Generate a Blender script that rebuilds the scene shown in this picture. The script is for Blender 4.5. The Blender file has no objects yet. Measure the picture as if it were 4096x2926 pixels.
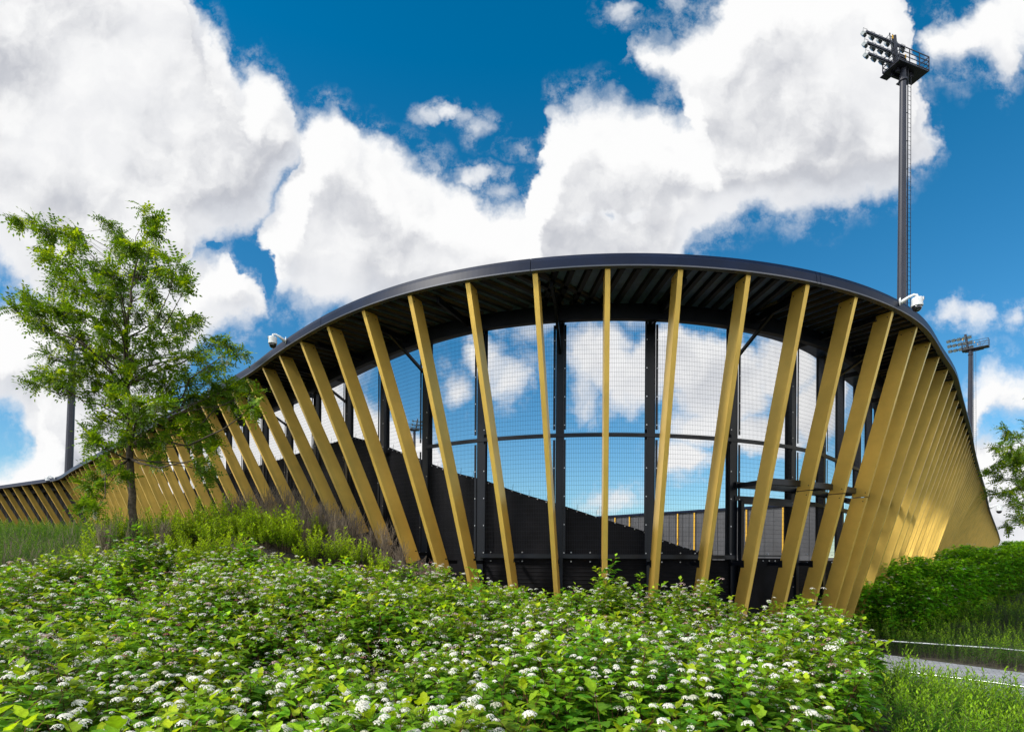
import bpy, math, random
import numpy as np
from mathutils import Vector
rng = np.random.default_rng(7)
random.seed(7)
SC = bpy.context.scene
COL = SC.collection
R = math.radians
EYE = 1.7                      # camera height above the bed's soil
F = 2250.0; CX = 2048.0; YH = 2230.0      # focal length, centre column and horizon row of the 4096 px wide photograph

# ------------------------------------------------------------------ camera
cam = bpy.data.cameras.new('camera'); co = bpy.data.objects.new('camera', cam); COL.objects.link(co)
co.location = (0, 0, EYE); co.rotation_euler = (R(90), R(-0.35), 0)
cam.sensor_width = 36; cam.lens = 36 * F / 4096
cam.shift_y = (YH - 1463) / 4096
cam.clip_start = .05; cam.clip_end = 9000
SC.camera = co

# ------------------------------------------------------------------ sun and exposure
SUN = Vector((-0.66, -0.34, 0.68)).normalized()          # direction towards the sun
sl = bpy.data.lights.new('sun', 'SUN'); sl.energy = 3.3; sl.angle = R(9); sl.color = (1, .95, .86)
so = bpy.data.objects.new('sun', sl); COL.objects.link(so)
so.rotation_euler = SUN.to_track_quat('Z', 'Y').to_euler()
SC.view_settings.view_transform = 'Standard'; SC.view_settings.look = 'None'
SC.view_settings.exposure = 0.25; SC.view_settings.gamma = 1
SC.cycles.max_bounces = 6; SC.cycles.transmission_bounces = 4; SC.cycles.diffuse_bounces = 3; SC.cycles.glossy_bounces = 3

# ------------------------------------------------------------------ node helpers
class NG:
    def __init__(s, tree): s.t = tree; s.n = tree.nodes; s.l = tree.links
    def new(s, typ, **kw):
        n = s.n.new(typ)
        for k, v in kw.items(): setattr(n, k, v)
        return n
    def put(s, sock, v):
        if isinstance(v, bpy.types.NodeSocket): s.l.new(v, sock)
        elif v is not None: sock.default_value = v
    def math(s, op, a, b=None, c=None, clamp=False):
        n = s.new('ShaderNodeMath', operation=op, use_clamp=clamp)
        s.put(n.inputs[0], a); s.put(n.inputs[1], b)
        if c is not None: s.put(n.inputs[2], c)
        return n.outputs[0]
    def vec(s, op, a, b=None, c=None):
        n = s.new('ShaderNodeVectorMath', operation=op)
        s.put(n.inputs[0], a); s.put(n.inputs[1], b)
        if c is not None: s.put(n.inputs[2], c)
        return n.outputs['Value'] if op in ('DOT_PRODUCT', 'LENGTH') else n.outputs[0]
    def noise(s, v, scale, detail=4, rough=.55, dim='3D', lac=2.0, dist=0):
        n = s.new('ShaderNodeTexNoise', noise_dimensions=dim)
        s.put(n.inputs['Vector'], v); n.inputs['Scale'].default_value = scale
        n.inputs['Detail'].default_value = detail; n.inputs['Roughness'].default_value = rough
        n.inputs['Lacunarity'].default_value = lac; n.inputs['Distortion'].default_value = dist
        return n
    def maprange(s, v, a, b, c=0., d=1., interp='SMOOTHSTEP'):
        n = s.new('ShaderNodeMapRange', interpolation_type=interp)
        s.put(n.inputs[0], v)
        for i, x in enumerate((a, b, c, d)): s.put(n.inputs[i + 1], x)
        return n.outputs[0]
    def mix(s, f, a, b, blend='MIX'):
        n = s.new('ShaderNodeMix', data_type='RGBA', blend_type=blend)
        s.put(n.inputs[0], f); s.put(n.inputs[6], a); s.put(n.inputs[7], b)
        return n.outputs[2]

# ------------------------------------------------------------------ world: Nishita sky with cumulus
W = bpy.data.worlds.new("World"); SC.world = W; W.use_nodes = True
W.node_tree.nodes.clear()
# cloud banks: upper and lower outline along x, (x, top, bottom), and loose puffs (x, y, rx, ry); steps of 1/1248.6 of the horizon distance
BANK = [
 [(-200,-300,560),(0,-300,590),(60,-300,640),(110,-300,720),(380,-260,720),(400,-60,640),(420,20,560),(450,55,530),(490,105,530),(515,160,530),(535,165,520),(560,143,515),(600,165,460),(630,205,420),(650,265,395),(668,290,370),(684,335,345),(700,420,330)],
 [(570,520,500),(590,440,600),(610,420,660),(645,380,665),(662,290,680),(690,250,690),(740,243,690),(780,280,700),(800,312,710),(860,332,720),(900,350,720),(940,378,720),(1000,402,720),(1050,428,720),(1100,446,720),(1160,458,720),(1172,380,720),(1190,320,720),(1215,240,720),(1290,212,720),(1360,218,720),(1440,236,720),(1520,250,570),(1560,255,545),(1600,260,515),(1650,270,490),(1720,300,475),(1800,330,470),(1860,400,390)],
 [(1375,125,95),(1395,92,125),(1430,82,180),(1480,88,212),(1505,60,240),(1530,50,330),(1560,38,420),(1590,10,470),(1630,-60,480),(1700,-100,480),(1780,-100,465),(1850,-100,470),(1900,-100,445),(1960,-80,440),(2000,-30,430),(2015,60,400),(2030,160,390),(2050,235,350),(2080,285,305),(2100,330,290)],
 [(2010,100,60),(2035,60,110),(2060,42,140),(2090,55,145),(2130,35,165),(2165,10,125),(2200,-10,155),(2235,-30,185),(2260,-40,120),(2400,-60,110),(2470,60,40)],
 [(-200,690,900),(0,690,915),(40,658,945),(80,645,1000),(110,640,1110),(300,640,1110),(440,560,760),(480,545,745),(520,560,742),(560,620,735),(590,690,705),(610,720,690)],
 [(-200,1060,1400),(0,1030,1400),(60,1010,1400),(140,960,1400),(260,980,1400),(600,900,1400),(700,870,1400),(800,880,1400),(900,930,1400),(960,1000,1400),(1000,1150,1140)],
 [(2110,960,900),(2140,870,960),(2160,825,1000),(2200,812,900),(2273,830,892),(2400,840,890),(2440,900,880)],
 [(2090,1040,1020),(2130,960,1250),(2180,930,1250),(2273,960,1250),(2470,940,1250)]]
PUFF = [(1357,20,34,28),(1490,4,26,22),(1074,288,30,34),(1040,262,22,20),(1000,250,26,16),(948,260,20,14),(1062,392,54,20),(1110,425,30,16),(1150,330,30,14),
 (2110,692,36,20),(2160,696,40,24),(2262,700,36,22),(1090,790,60,50),(1005,865,46,46),(1310,780,90,90),(1400,840,80,80),(1290,870,50,60),(1480,800,120,70),(1590,860,110,110),(1560,940,90,60),(700,850,90,60),(1130,830,50,60),(1740,800,80,70),(1700,960,100,50),(1530,1020,80,50),(1360,1105,56,24),(1190,720,50,30),(1820,900,50,90)]
GAP = [(545,575,30,30),(588,620,16,44),(470,545,16,10),(1285,480,16,18),(1350,468,20,12),(1410,470,20,10),(1180,330,14,14)]

def cloud_group():
    g = bpy.data.node_groups.new('cloud_field', 'ShaderNodeTree')
    for nm, io, ty in (('Vector', 'INPUT', 'NodeSocketVector'), ('Puffs', 'INPUT', 'NodeSocketFloat'), ('Rear', 'INPUT', 'NodeSocketFloat'), ('Density', 'OUTPUT', 'NodeSocketFloat')):
        g.interface.new_socket(nm, in_out=io, socket_type=ty)
    N = NG(g); gi = N.new('NodeGroupInput'); go = N.new('NodeGroupOutput'); p = gi.outputs[0]
    sp = N.new('ShaderNodeSeparateXYZ'); N.put(sp.inputs[0], p)
    X = N.math('MULTIPLY_ADD', sp.outputs[0], 1248.6 / 2670, (1136.5 + 200) / 2670)       # 0..1 across -200..2470
    Yv = N.math('MULTIPLY_ADD', sp.outputs[1], -1248.6 / 1700, (1237.5 + 300) / 1700)
    res = None
    for bank in BANK:
        cr = N.new('ShaderNodeValToRGB'); cr.color_ramp.interpolation = 'LINEAR'; N.put(cr.inputs[0], X)
        pts = [(bank[0][0] - 60, 1100, -200)] + bank + [(bank[-1][0] + 60, 1100, -200)]
        if bank[0][0] <= -200: pts = bank + [(bank[-1][0] + 60, 1100, -200)]
        pts = [((x + 200) / 2670, (t + 300) / 1700, (b + 300) / 1700) for x, t, b in pts]; pts = [q for q in pts if -.001 <= q[0] <= 1.001]
        el = cr.color_ramp.elements
        el[0].position = pts[0][0]; el[0].color = (pts[0][1], pts[0][2], 0, 1); el[1].position = pts[-1][0]; el[1].color = (pts[-1][1], pts[-1][2], 0, 1)
        for q in pts[1:-1]: e = el.new(q[0]); e.color = (q[1], q[2], 0, 1)
        sc = N.new('ShaderNodeSeparateColor'); N.put(sc.inputs[0], cr.outputs[0])
        dd = N.math('MINIMUM', N.math('SUBTRACT', Yv, sc.outputs[0]), N.math('SUBTRACT', sc.outputs[1], Yv))
        res = dd if res is None else N.math('SMOOTH_MAX', res, dd, .012)
    cov = N.math('MULTIPLY', res, 1700 / 120.)
    cov = N.math('MINIMUM', N.math('MAXIMUM', cov, -1.), 1.)
    cov = N.math('MAXIMUM', cov, gi.outputs[1])
    cov = N.math('MULTIPLY_ADD', gi.outputs[2], 1.0, cov)
    fb = N.noise(p, 4.6, 8, .60, '2D').outputs[0]
    vo = N.new('ShaderNodeTexVoronoi', voronoi_dimensions='2D', feature='SMOOTH_F1'); N.put(vo.inputs['Vector'], p)
    vo.inputs['Scale'].default_value = 13; vo.inputs['Smoothness'].default_value = .5; vo.inputs['Detail'].default_value = 2; vo.inputs['Roughness'].default_value = .55
    t = N.math('MULTIPLY_ADD', N.math('SUBTRACT', fb, .5), .90, cov)
    t = N.math('MULTIPLY_ADD', N.math('SUBTRACT', .42, vo.outputs['Distance']), .16, t)
    N.put(go.inputs[0], t)
    return g

def build_world():
    N = NG(W.node_tree)
    out = N.new('ShaderNodeOutputWorld'); bg = N.new('ShaderNodeBackground'); N.l.new(bg.outputs[0], out.inputs[0])
    sky = N.new('ShaderNodeTexSky', sky_type='NISHITA'); sky.sun_disc = False
    sky.sun_elevation = math.asin(SUN.z); sky.sun_rotation = math.atan2(SUN.x, SUN.y)
    sky.altitude = 0; sky.air_density = 1.0; sky.dust_density = .2; sky.ozone_density = 3.0
    tc = N.new('ShaderNodeTexCoord'); d = tc.outputs['Generated']
    sep = N.new('ShaderNodeSeparateXYZ'); N.put(sep.inputs[0], d)
    # polarised, deep blue air: the same Nishita sky, more saturated
    hs = N.new('ShaderNodeHueSaturation'); N.put(hs.inputs['Color'], sky.outputs[0]); hs.inputs['Saturation'].default_value = 1.5
    hs.inputs['Hue'].default_value = .485; hs.inputs['Value'].default_value = 1.0
    blue = N.mix(1.0, hs.outputs[0], (.90, 1.18, 1.20, 1), 'MULTIPLY')
    rawc = N.mix(1.0, sky.outputs[0], (.80, .98, 1.08, 1), 'MULTIPLY')
    blue = N.mix(N.maprange(sep.outputs[2], .0, .66, .2, 1., 'LINEAR'), rawc, blue)
    G = cloud_group()
    y = N.math('MAXIMUM', sep.outputs[1], .12)
    cmb = N.new('ShaderNodeCombineXYZ'); N.put(cmb.inputs[0], N.math('DIVIDE', sep.outputs[0], y)); N.put(cmb.inputs[1], N.math('DIVIDE', sep.outputs[2], y)); p = cmb.outputs[0]
    w1 = N.noise(p, 7., 5, .65, '2D').outputs['Color']
    pw = N.vec('MULTIPLY_ADD', N.vec('SUBTRACT', w1, (.5, .5, .5)), (.085, .085, 0), p)
    def field(lst):
        r = None
        for (x, yy, rx, ry) in lst:
            u = (x - 1136.5) / 1248.6; v = (1237.5 - yy) / 1248.6; k = math.sqrt(rx * ry) / 55.; q_ = math.sqrt(k); a = rx / 1248.6 / q_; b = ry / 1248.6 / q_
            q = N.vec('MULTIPLY_ADD', pw, (1 / a, 1 / b, 0), (-u / a, -v / b, 0))
            dd = N.math('SUBTRACT', k, N.vec('DOT_PRODUCT', q, q))
            r = dd if r is None else N.math('MAXIMUM', r, dd)
        return r
    puffs = N.math('MULTIPLY', field(PUFF), .36)
    puffs = N.math('MINIMUM', N.math('MAXIMUM', puffs, -1.), .5)
    gap = N.math('MULTIPLY', N.math('MINIMUM', N.math('MAXIMUM', N.math('ADD', field(GAP), .4), 0.), .8), -1.0)
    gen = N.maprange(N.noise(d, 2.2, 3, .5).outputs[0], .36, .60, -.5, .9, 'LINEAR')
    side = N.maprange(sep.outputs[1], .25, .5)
    rear = N.math('ADD', N.math('MULTIPLY', N.math('SUBTRACT', 1., side), N.math('ADD', gen, .6)), gap)  # thicker cloud out of view to the rear, added for fill light
    def ev(v):
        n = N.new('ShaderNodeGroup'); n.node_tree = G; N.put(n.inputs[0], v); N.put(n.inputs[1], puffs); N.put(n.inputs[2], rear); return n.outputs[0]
    D0 = ev(pw)
    D1 = ev(N.vec('ADD', pw, (-.022, .040, 0)))
    alpha = N.maprange(D0, -.20, .30)
    wisp = N.maprange(D0, -.70, .0, 0., .42)                           # thin veil round the puffs
    alpha = N.math('MAXIMUM', alpha, N.math('MULTIPLY', wisp, N.maprange(N.noise(p, 16., 6, .7, '2D').outputs[0], .42, .72)))
    light = N.maprange(N.math('SUBTRACT', D0, D1), -.34, .34)
    thick = N.maprange(D0, .15, .95)
    big = N.maprange(N.noise(p, 3.6, 5, .5, '2D').outputs[0], .40, .62)
    lo = N.mix(thick, (6.2, 6.4, 6.8, 1), (4.3, 4.45, 4.9, 1))
    lo = N.mix(N.math('MULTIPLY', big, .8), lo, (7.6, 7.65, 7.8, 1))
    cc = N.mix(light, lo, (8.3, 8.3, 8.3, 1))
    cc = N.mix(1., cc, N.mix(N.maprange(sep.outputs[1], -.2, .25, 1., 0.), (1, 1, 1, 1), (2.4, 2.34, 2.25, 1)), 'MULTIPLY')   # clouds behind the camera brightened, added unseen fill for faces turned to them
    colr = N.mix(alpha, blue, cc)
    # below the horizon: dull ground colour
    colr = N.mix(N.maprange(sep.outputs[2], -.03, -.005, 1., 0.), colr, (1.2, 1.3, 1.1, 1))
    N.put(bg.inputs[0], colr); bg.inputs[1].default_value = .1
build_world()
W.cycles.sampling_method = 'MANUAL'; W.cycles.sample_map_resolution = 512

# ------------------------------------------------------------------ materials
def mat(name, color=(.5, .5, .5), rough=.5, metal=0., spec=.5, var=0., vscale=8., bump=0., bscale=200., coat=0., emit=None):
    m = bpy.data.materials.new(name); m.use_nodes = True; N = NG(m.node_tree)
    b = N.n['Principled BSDF']
    b.inputs['Roughness'].default_value = rough; b.inputs['Metallic'].default_value = metal
    b.inputs['Specular IOR Level'].default_value = spec; b.inputs['Coat Weight'].default_value = coat
    b.inputs['Base Color'].default_value = (*color, 1)
    tc = N.new('ShaderNodeTexCoord')
    if var:
        n = N.noise(tc.outputs['Object'], vscale, 5, .6)
        c = N.mix(N.maprange(n.outputs[0], .3, .7), tuple(x * (1 - var) for x in color) + (1,), tuple(min(1, x * (1 + var)) for x in color) + (1,))
        N.put(b.inputs['Base Color'], c)
    if bump:
        n = N.noise(tc.outputs['Object'], bscale, 3, .6)
        bp = N.new('ShaderNodeBump'); bp.inputs['Strength'].default_value = bump; bp.inputs['Distance'].default_value = .01
        N.put(bp.inputs['Height'], n.outputs[0]); N.put(b.inputs['Normal'], bp.outputs[0])
    return m
def leaf_mat(name, trans=.4, rough=.5, spec=.3, boost=(1.5, 1.35, .5)):
    m = bpy.data.materials.new(name); m.use_nodes = True; N = NG(m.node_tree)
    b = N.n['Principled BSDF']; out = N.n['Material Output']
    at = N.new('ShaderNodeAttribute', attribute_name='tint')
    tc = N.new('ShaderNodeTexCoord'); n = N.noise(tc.outputs['Object'], 60, 2)
    c = N.mix(N.maprange(n.outputs[0], .3, .7), (.82, .82, .82, 1), (1.15, 1.15, 1.15, 1)); c = N.mix(1., at.outputs['Color'], c, 'MULTIPLY')
    N.put(b.inputs['Base Color'], c); b.inputs['Roughness'].default_value = rough; b.inputs['Specular IOR Level'].default_value = spec
    tr = N.new('ShaderNodeBsdfTranslucent'); N.put(tr.inputs[0], N.mix(1., c, (*boost, 1), 'MULTIPLY'))
    mx = N.new('ShaderNodeMixShader'); mx.inputs[0].default_value = trans
    N.l.new(b.outputs[0], mx.inputs[1]); N.l.new(tr.outputs[0], mx.inputs[2]); N.l.new(mx.outputs[0], out.inputs[0])
    return m
M = {}
M['gold'] = mat('gold_fin_paint', (.80, .53, .112), .38, .5, .5, .10, 1.1, .22, 2.5)
M['gold_far'] = M['gold']
M['fascia'] = mat('dark_blue_fascia_metal', (.005, .011, .032), .40, .0, .18, .2, 2., .02, 3)
M['lip'] = mat('fascia_lip_metal', (.10, .105, .12), .35, .4, .5)
M['black'] = mat('black_steel_paint', (.004, .006, .011), .35, .0, .3, .2, 3.)
M['deck'] = mat('dark_roof_deck', (.07, .115, .23), .32, .3, .5, .3, 4.)  # flats bluer than the black ribs: reflected light put into the colour
M['cloth'] = mat('black_windscreen_cloth', (.007, .007, .009), .8, 0, .12, .3, 2.5, .5, 60)
M['wire'] = mat('dark_wire', (.012, .014, .02), .5, .0, .2)
M['bolt'] = mat('steel_bolt', (.45, .46, .48), .35, .8)
M['boltdark'] = mat('dark_bolt', (.015, .012, .01), .5)
M['mast'] = mat('mast_dark_paint', (.022, .023, .036), .42, .1, .5, .15, .7)
M['white'] = mat('white_camera_plastic', (.72, .74, .74), .35, 0, .5)
M['glass'] = mat('dark_dome_glass', (.01, .012, .018), .08, 0, .8, coat=1)
M['lamp'] = mat('floodlight_housing', (.10, .12, .13), .45, .4)
M['lampglass'] = mat('floodlight_glass', (.30, .36, .38), .15, .2, .8)
M['yellow'] = mat('yellow_marker', (.75, .42, .03), .5)
M['bark'] = mat('grey_bark', (.085, .068, .05), .9, 0, .2, .45, 18., 1., 45)
M['twig'] = mat('dry_twig', (.17, .13, .105), .9, 0, .2, .4, 20.)
M['rail'] = mat('galvanised_tube', (.5, .52, .54), .3, .85, .5, .1, 10)
M['greywall'] = mat('grey_metal_cladding', (.085, .085, .09), .55, .2, .4, .12, 1.)
M['dirt'] = mat('brown_mulch', (.035, .024, .018), .95, 0, .1, .5, 25., 1., 60)
M['leaf'] = leaf_mat('shrub_leaf', .40, .55, .22)
M['treeleaf'] = leaf_mat('tree_leaf', .5, .5, .3)
M['petal'] = leaf_mat('white_petal', .35, .7, .1, (1, 1, 1))
M['stem'] = leaf_mat('red_brown_stem', .0, .7, .2)

# ------------------------------------------------------------------ object helpers
def props(o, label=None, cat=None, group=None, kind=None):
    if label: o['label'] = label
    if cat: o['category'] = cat
    if group: o['group'] = group
    if kind: o['kind'] = kind
    return o
def thing(name, loc, label, cat, group=None, rz=0):
    o = bpy.data.objects.new(name, None); o.empty_display_size = .2; COL.objects.link(o)
    o.location = loc; o.rotation_euler = (0, 0, rz)
    return props(o, label, cat, group)
class MB:
    def __init__(s): s.v = []; s.f = []; s.m = []; s.mats = []
    def slot(s, m):
        if m not in s.mats: s.mats.append(m)
        return s.mats.index(m)
    def add(s, vs, fs, m):
        k = len(s.v); i = s.slot(m)
        s.v += [tuple(map(float, v)) for v in vs]; s.f += [tuple(a + k for a in f) for f in fs]; s.m += [i] * len(fs)
    def hexa(s, b, m):      # eight corners: bottom ring of four, top ring of four
        s.add(b, [(3, 2, 1, 0), (4, 5, 6, 7), (0, 1, 5, 4), (1, 2, 6, 5), (2, 3, 7, 6), (3, 0, 4, 7)], m)
    def box(s, c, d, m, rz=0):
        cs, sn = math.cos(rz), math.sin(rz); h = [x / 2 for x in d]; out = []
        for z in (-h[2], h[2]):
            for x, y in ((-h[0], -h[1]), (h[0], -h[1]), (h[0], h[1]), (-h[0], h[1])):
                out.append((c[0] + x * cs - y * sn, c[1] + x * sn + y * cs, c[2] + z))
        s.hexa(out, m)
    def bar(s, a, b, w, h, m, up=(0, 0, 1)):
        a = Vector(a); b = Vector(b); d = (b - a).normalized(); u = Vector(up)
        if abs(d.dot(u)) > .98: u = Vector((0, 1, 0))
        x = d.cross(u).normalized() * w / 2; y = x.cross(d).normalized() * h / 2
        s.hexa([a - x - y, a + x - y, a + x + y, a - x + y, b - x - y, b + x - y, b + x + y, b - x + y], m)
    def tube(s, pts, rad, m, n=8, caps=True):
        pts = [Vector(p) for p in pts]
        if not hasattr(rad, '__len__'): rad = [rad] * len(pts)
        vs = []; fs = []
        ref = None
        for i, p in enumerate(pts):
            d = (pts[min(i + 1, len(pts) - 1)] - pts[max(i - 1, 0)]).normalized()
            if ref is None: ref = Vector((0, 0, 1)) if abs(d.z) < .9 else Vector((1, 0, 0))
            x = d.cross(ref).normalized(); y = x.cross(d)
            ref = -y if False else ref
            for k in range(n):
                a = 2 * math.pi * k / n; vs.append(p + (x * math.cos(a) + y * math.sin(a)) * rad[i])
        for i in range(len(pts) - 1):
            for k in range(n):
                a = i * n + k; b = i * n + (k + 1) % n; fs.append((a, b, b + n, a + n))
        if caps:
            fs.append(tuple(range(n - 1, -1, -1))); fs.append(tuple(range((len(pts) - 1) * n, len(pts) * n)))
        s.add(vs, fs, m)
    def lathe(s, c, prof, m, n=20):   # prof: (r, z)
        vs = []; fs = []
        for r, z in prof:
            for k in range(n):
                a = 2 * math.pi * k / n; vs.append((c[0] + r * math.cos(a), c[1] + r * math.sin(a), c[2] + z))
        for i in range(len(prof) - 1):
            for k in range(n):
                a = i * n + k; b = i * n + (k + 1) % n; fs.append((a, b, b + n, a + n))
        fs.append(tuple(range(n - 1, -1, -1))); fs.append(tuple(range((len(prof) - 1) * n, len(prof) * n)))
        s.add(vs, fs, m)
    def sweep(s, path, prof, m, closed=True):
        """path: list of (P, out) with P 3D origin and out = horizontal outward unit; prof: (out, z) polygon"""
        vs = []; fs = []; n = len(prof)
        for P, o in path:
            for a, z in prof: vs.append((P[0] + o[0] * a, P[1] + o[1] * a, P[2] + z))
        for i in range(len(path) - 1):
            for k in range(n):
                a = i * n + k; b = i * n + (k + 1) % n; fs.append((a, b, b + n, a + n))
        fs.append(tuple(range(n - 1, -1, -1))); fs.append(tuple(range((len(path) - 1) * n, len(path) * n)))
        s.add(vs, fs, m)
    def build(s, name, parent=None, smooth=False, bevel=0, fix=True):
        me = bpy.data.meshes.new(name); me.from_pydata(s.v, [], s.f); me.update()
        for m in s.mats: me.materials.append(M[m])
        me.polygons.foreach_set('material_index', s.m)
        if fix:
            import bmesh
            bm = bmesh.new(); bm.from_mesh(me); bmesh.ops.recalc_face_normals(bm, faces=bm.faces)
            if bevel: bmesh.ops.bevel(bm, geom=list(bm.edges), offset=bevel, segments=1, affect='EDGES')
            bm.to_mesh(me); bm.free()
        if smooth: me.polygons.foreach_set('use_smooth', [True] * len(me.polygons))
        o = bpy.data.objects.new(name, me); COL.objects.link(o)
        if parent is not None: o.parent = parent
        return o
def npmesh(name, V, T, MI, TI, mats, parent=None):
    """triangle mesh from arrays; TI = per vertex colour stored in the attribute 'tint'"""
    me = bpy.data.meshes.new(name); nv = len(V); nt = len(T)
    me.vertices.add(nv); me.vertices.foreach_set('co', np.ascontiguousarray(V, np.float32).ravel())
    me.loops.add(nt * 3); me.loops.foreach_set('vertex_index', np.ascontiguousarray(T, np.int32).ravel())
    me.polygons.add(nt); me.polygons.foreach_set('loop_start', np.arange(0, nt * 3, 3, dtype=np.int32))
    me.polygons.foreach_set('loop_total', np.full(nt, 3, np.int32))
    me.polygons.foreach_set('material_index', np.ascontiguousarray(MI, np.int32))
    at = me.attributes.new('tint', 'FLOAT_COLOR', 'POINT')
    c = np.ones((nv, 4), np.float32); c[:, :3] = TI; at.data.foreach_set('color', c.ravel())
    for m in mats: me.materials.append(M[m])
    me.update(calc_edges=True)
    o = bpy.data.objects.new(name, me); COL.objects.link(o)
    if parent is not None: o.parent = parent
    return o

# ------------------------------------------------------------------ terrain
CP = np.array([(0,0,-.1),(0,2.5,-.1),(-3,2.5,-.1),(-2,5,-.02),(3,3,-.3),(4.5,4,-.45),(6,6,-.6),(2,6,-.1),(0,6,0),(0,9,0),(2,9,0),(2,12,-.15),(4.3,8,-.15),(4,12,-.3),(7,13,-.45),(9,16,-.3),
 (-4,6,.12),(-8,8,.25),(-5.5,8,.28),(-6,10,.58),(-9,10,.50),(-3,10,.18),(-1.5,10,.18),(-2,12,.95),(-1,12.3,.45),(0.2,12.7,.05),(2,14,-.2),(3,18,-.2),(0,18,0),
 (-8.8,13,1.85),(-5.8,13.3,2.05),(-5.8,15.2,2.5),(-7.5,16.5,2.65),(-4.6,14.0,2.2),(-3.8,13.7,1.95),(-3.1,13.2,1.6),(-12,11.5,1.1),(-9.6,10.6,.7),(-12,17,2.1),(-16,22,2.2),(-25,30,2.5),(-35,39,2.7),(-14,12,1.2),(-20,18,2),(-40,40,2.4),(-50,30,2.5),(-60,60,3),
 (-7,11,.80),(-5,11.3,.70),(-4,11.3,.55),(-8.5,10.8,.70),(-9.5,11.5,.75),(-10.5,12,.7),(-3,11.2,.50),(-10,13,1.1),(-12,14,1.2),(-14,16,1.4),(-7,9,.55),(-9,9,.35),(-10,10,.5),
 (-20,40,1),(-5,25,1),
 (6,9,-.62),(6.5,10.5,-.62),(8,9,-.62),(8,12,-.62),(10,11,-.62),(12,8,-.65),(10,6,-.65),(9.5,14.5,-.62),(11,13,-.6),(13.5,11,-.6),(12,15,-.45),(14,13,-.45),(13,17,-.1),(16,16,0),(20,16,.1),(14.5,20,.6),(18,20.5,.65),(22,21,.7),(19,24,.9),(25,27,1.1),(32,34,1.5),(60,60,2),(100,100,2),(30,20,.5),(60,30,1),(25,10,-.5),(4,-8,-.3),(-8,-8,0)], float)
def tz(x, y):
    x = np.atleast_1d(np.asarray(x, float)); y = np.atleast_1d(np.asarray(y, float)); out = np.zeros(x.shape)
    sc = np.maximum(1., np.hypot(CP[:, 0], CP[:, 1]) * .12)
    for a in range(0, x.size, 20000):
        xx = x.ravel()[a:a + 20000, None]; yy = y.ravel()[a:a + 20000, None]
        d2 = ((xx - CP[None, :, 0]) ** 2 + (yy - CP[None, :, 1]) ** 2) / sc[None] ** 2 + .02
        w = d2 ** -2.2
        out.ravel()[a:a + 20000] = (w * CP[None, :, 2]).sum(1) / w.sum(1)
    return out
def px(x, y, D): return np.array([(x - CX) / F * D, D, EYE + (YH - y) / F * D])

def ground_material():
    m = bpy.data.materials.new('soil_and_mulch'); m.use_nodes = True; N = NG(m.node_tree); b = N.n['Principled BSDF']
    geo = N.new('ShaderNodeNewGeometry'); P = geo.outputs['Position']
    n1 = N.noise(P, .9, 6, .6).outputs[0]; n2 = N.noise(P, 26, 5, .7).outputs[0]
    c = N.mix(N.maprange(n2, .3, .7), (.028, .021, .017, 1), (.10, .078, .062, 1))
    c = N.mix(N.math('MULTIPLY', N.maprange(n1, .5, .65), .6), c, (.03, .045, .014, 1))
    far = N.maprange(N.vec('LENGTH', P), 60, 120)
    c = N.mix(far, c, (.045, .065, .02, 1))
    N.put(b.inputs['Base Color'], c); b.inputs['Roughness'].default_value = .95
    bp = N.new('ShaderNodeBump'); bp.inputs['Strength'].default_value = .9; bp.inputs['Distance'].default_value = .03
    N.put(bp.inputs['Height'], n2); N.put(b.inputs['Normal'], bp.outputs[0])
    return m
M['ground'] = ground_material()
xs = np.r_[-4000, -1500, -600, -250, -120, np.arange(-70, -16, 1.2), np.arange(-16, 26, .22), np.arange(26, 80, 1.2), 120, 250, 600, 1500, 4000]
ys = np.r_[-4000, -1000, -200, -50, -20, np.arange(-8, 1, .8), np.arange(1, 27, .22), np.arange(27, 90, 1.2), 130, 250, 600, 1500, 4000]
GX, GY = np.meshgrid(xs, ys); GZ = tz(GX, GY)
rr = np.hypot(GX, GY); GZ = np.where(rr > 110, -.6, GZ)
V = np.c_[GX.ravel(), GY.ravel(), GZ.ravel()]
i = (np.arange(len(ys) - 1)[:, None] * len(xs) + np.arange(len(xs) - 1)[None]).ravel(); nx = len(xs)
T = np.r_[np.c_[i, i + 1, i + nx + 1], np.c_[i, i + nx + 1, i + nx]]
go_ = npmesh('ground', V, T, np.zeros(len(T)), np.ones((len(V), 3)), ['ground']); props(go_, kind='structure')

# ------------------------------------------------------------------ roof edge in plan, from the measured fins and fascia
def top(x, y, H=5.24):
    d = F * H / (YH - y); return np.array([(x - CX) / F * d, d])
FIN = [(992,1514),(1057,1462),(1131,1412),(1217,1357),(1325,1295),(1457,1237),(1642,1175),(1863,1126),(2134,1087),(2422,1067),(2723,1069),(2997,1090),(3243,1130),(3438,1180),(3586,1240),(3682,1302),(3723,1364),(3755,1427)]
PP = np.array([np.array([-62., 55.5]), np.array([-52., 50.5]), top(-60, 1960, 5.5)] + [top(x, y, 5.5) for x, y in [(0,1953),(100,1938),(180,1926),(237,1915),(290,1880),(345,1848)]] + [np.array([-16, 24.3])]
 + [top(a, b) for a, b in FIN] + [top(x, y, 5.5) for x, y in [(3801,1440),(3834,1562),(3871,1691),(3894,1800),(3924,1902)]] + [np.array([35.4, 42.2]), np.array([44.5, 52.7]), np.array([55.1, 64.8]), np.array([90, 104.3]), np.array([130, 149.8])])
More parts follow.
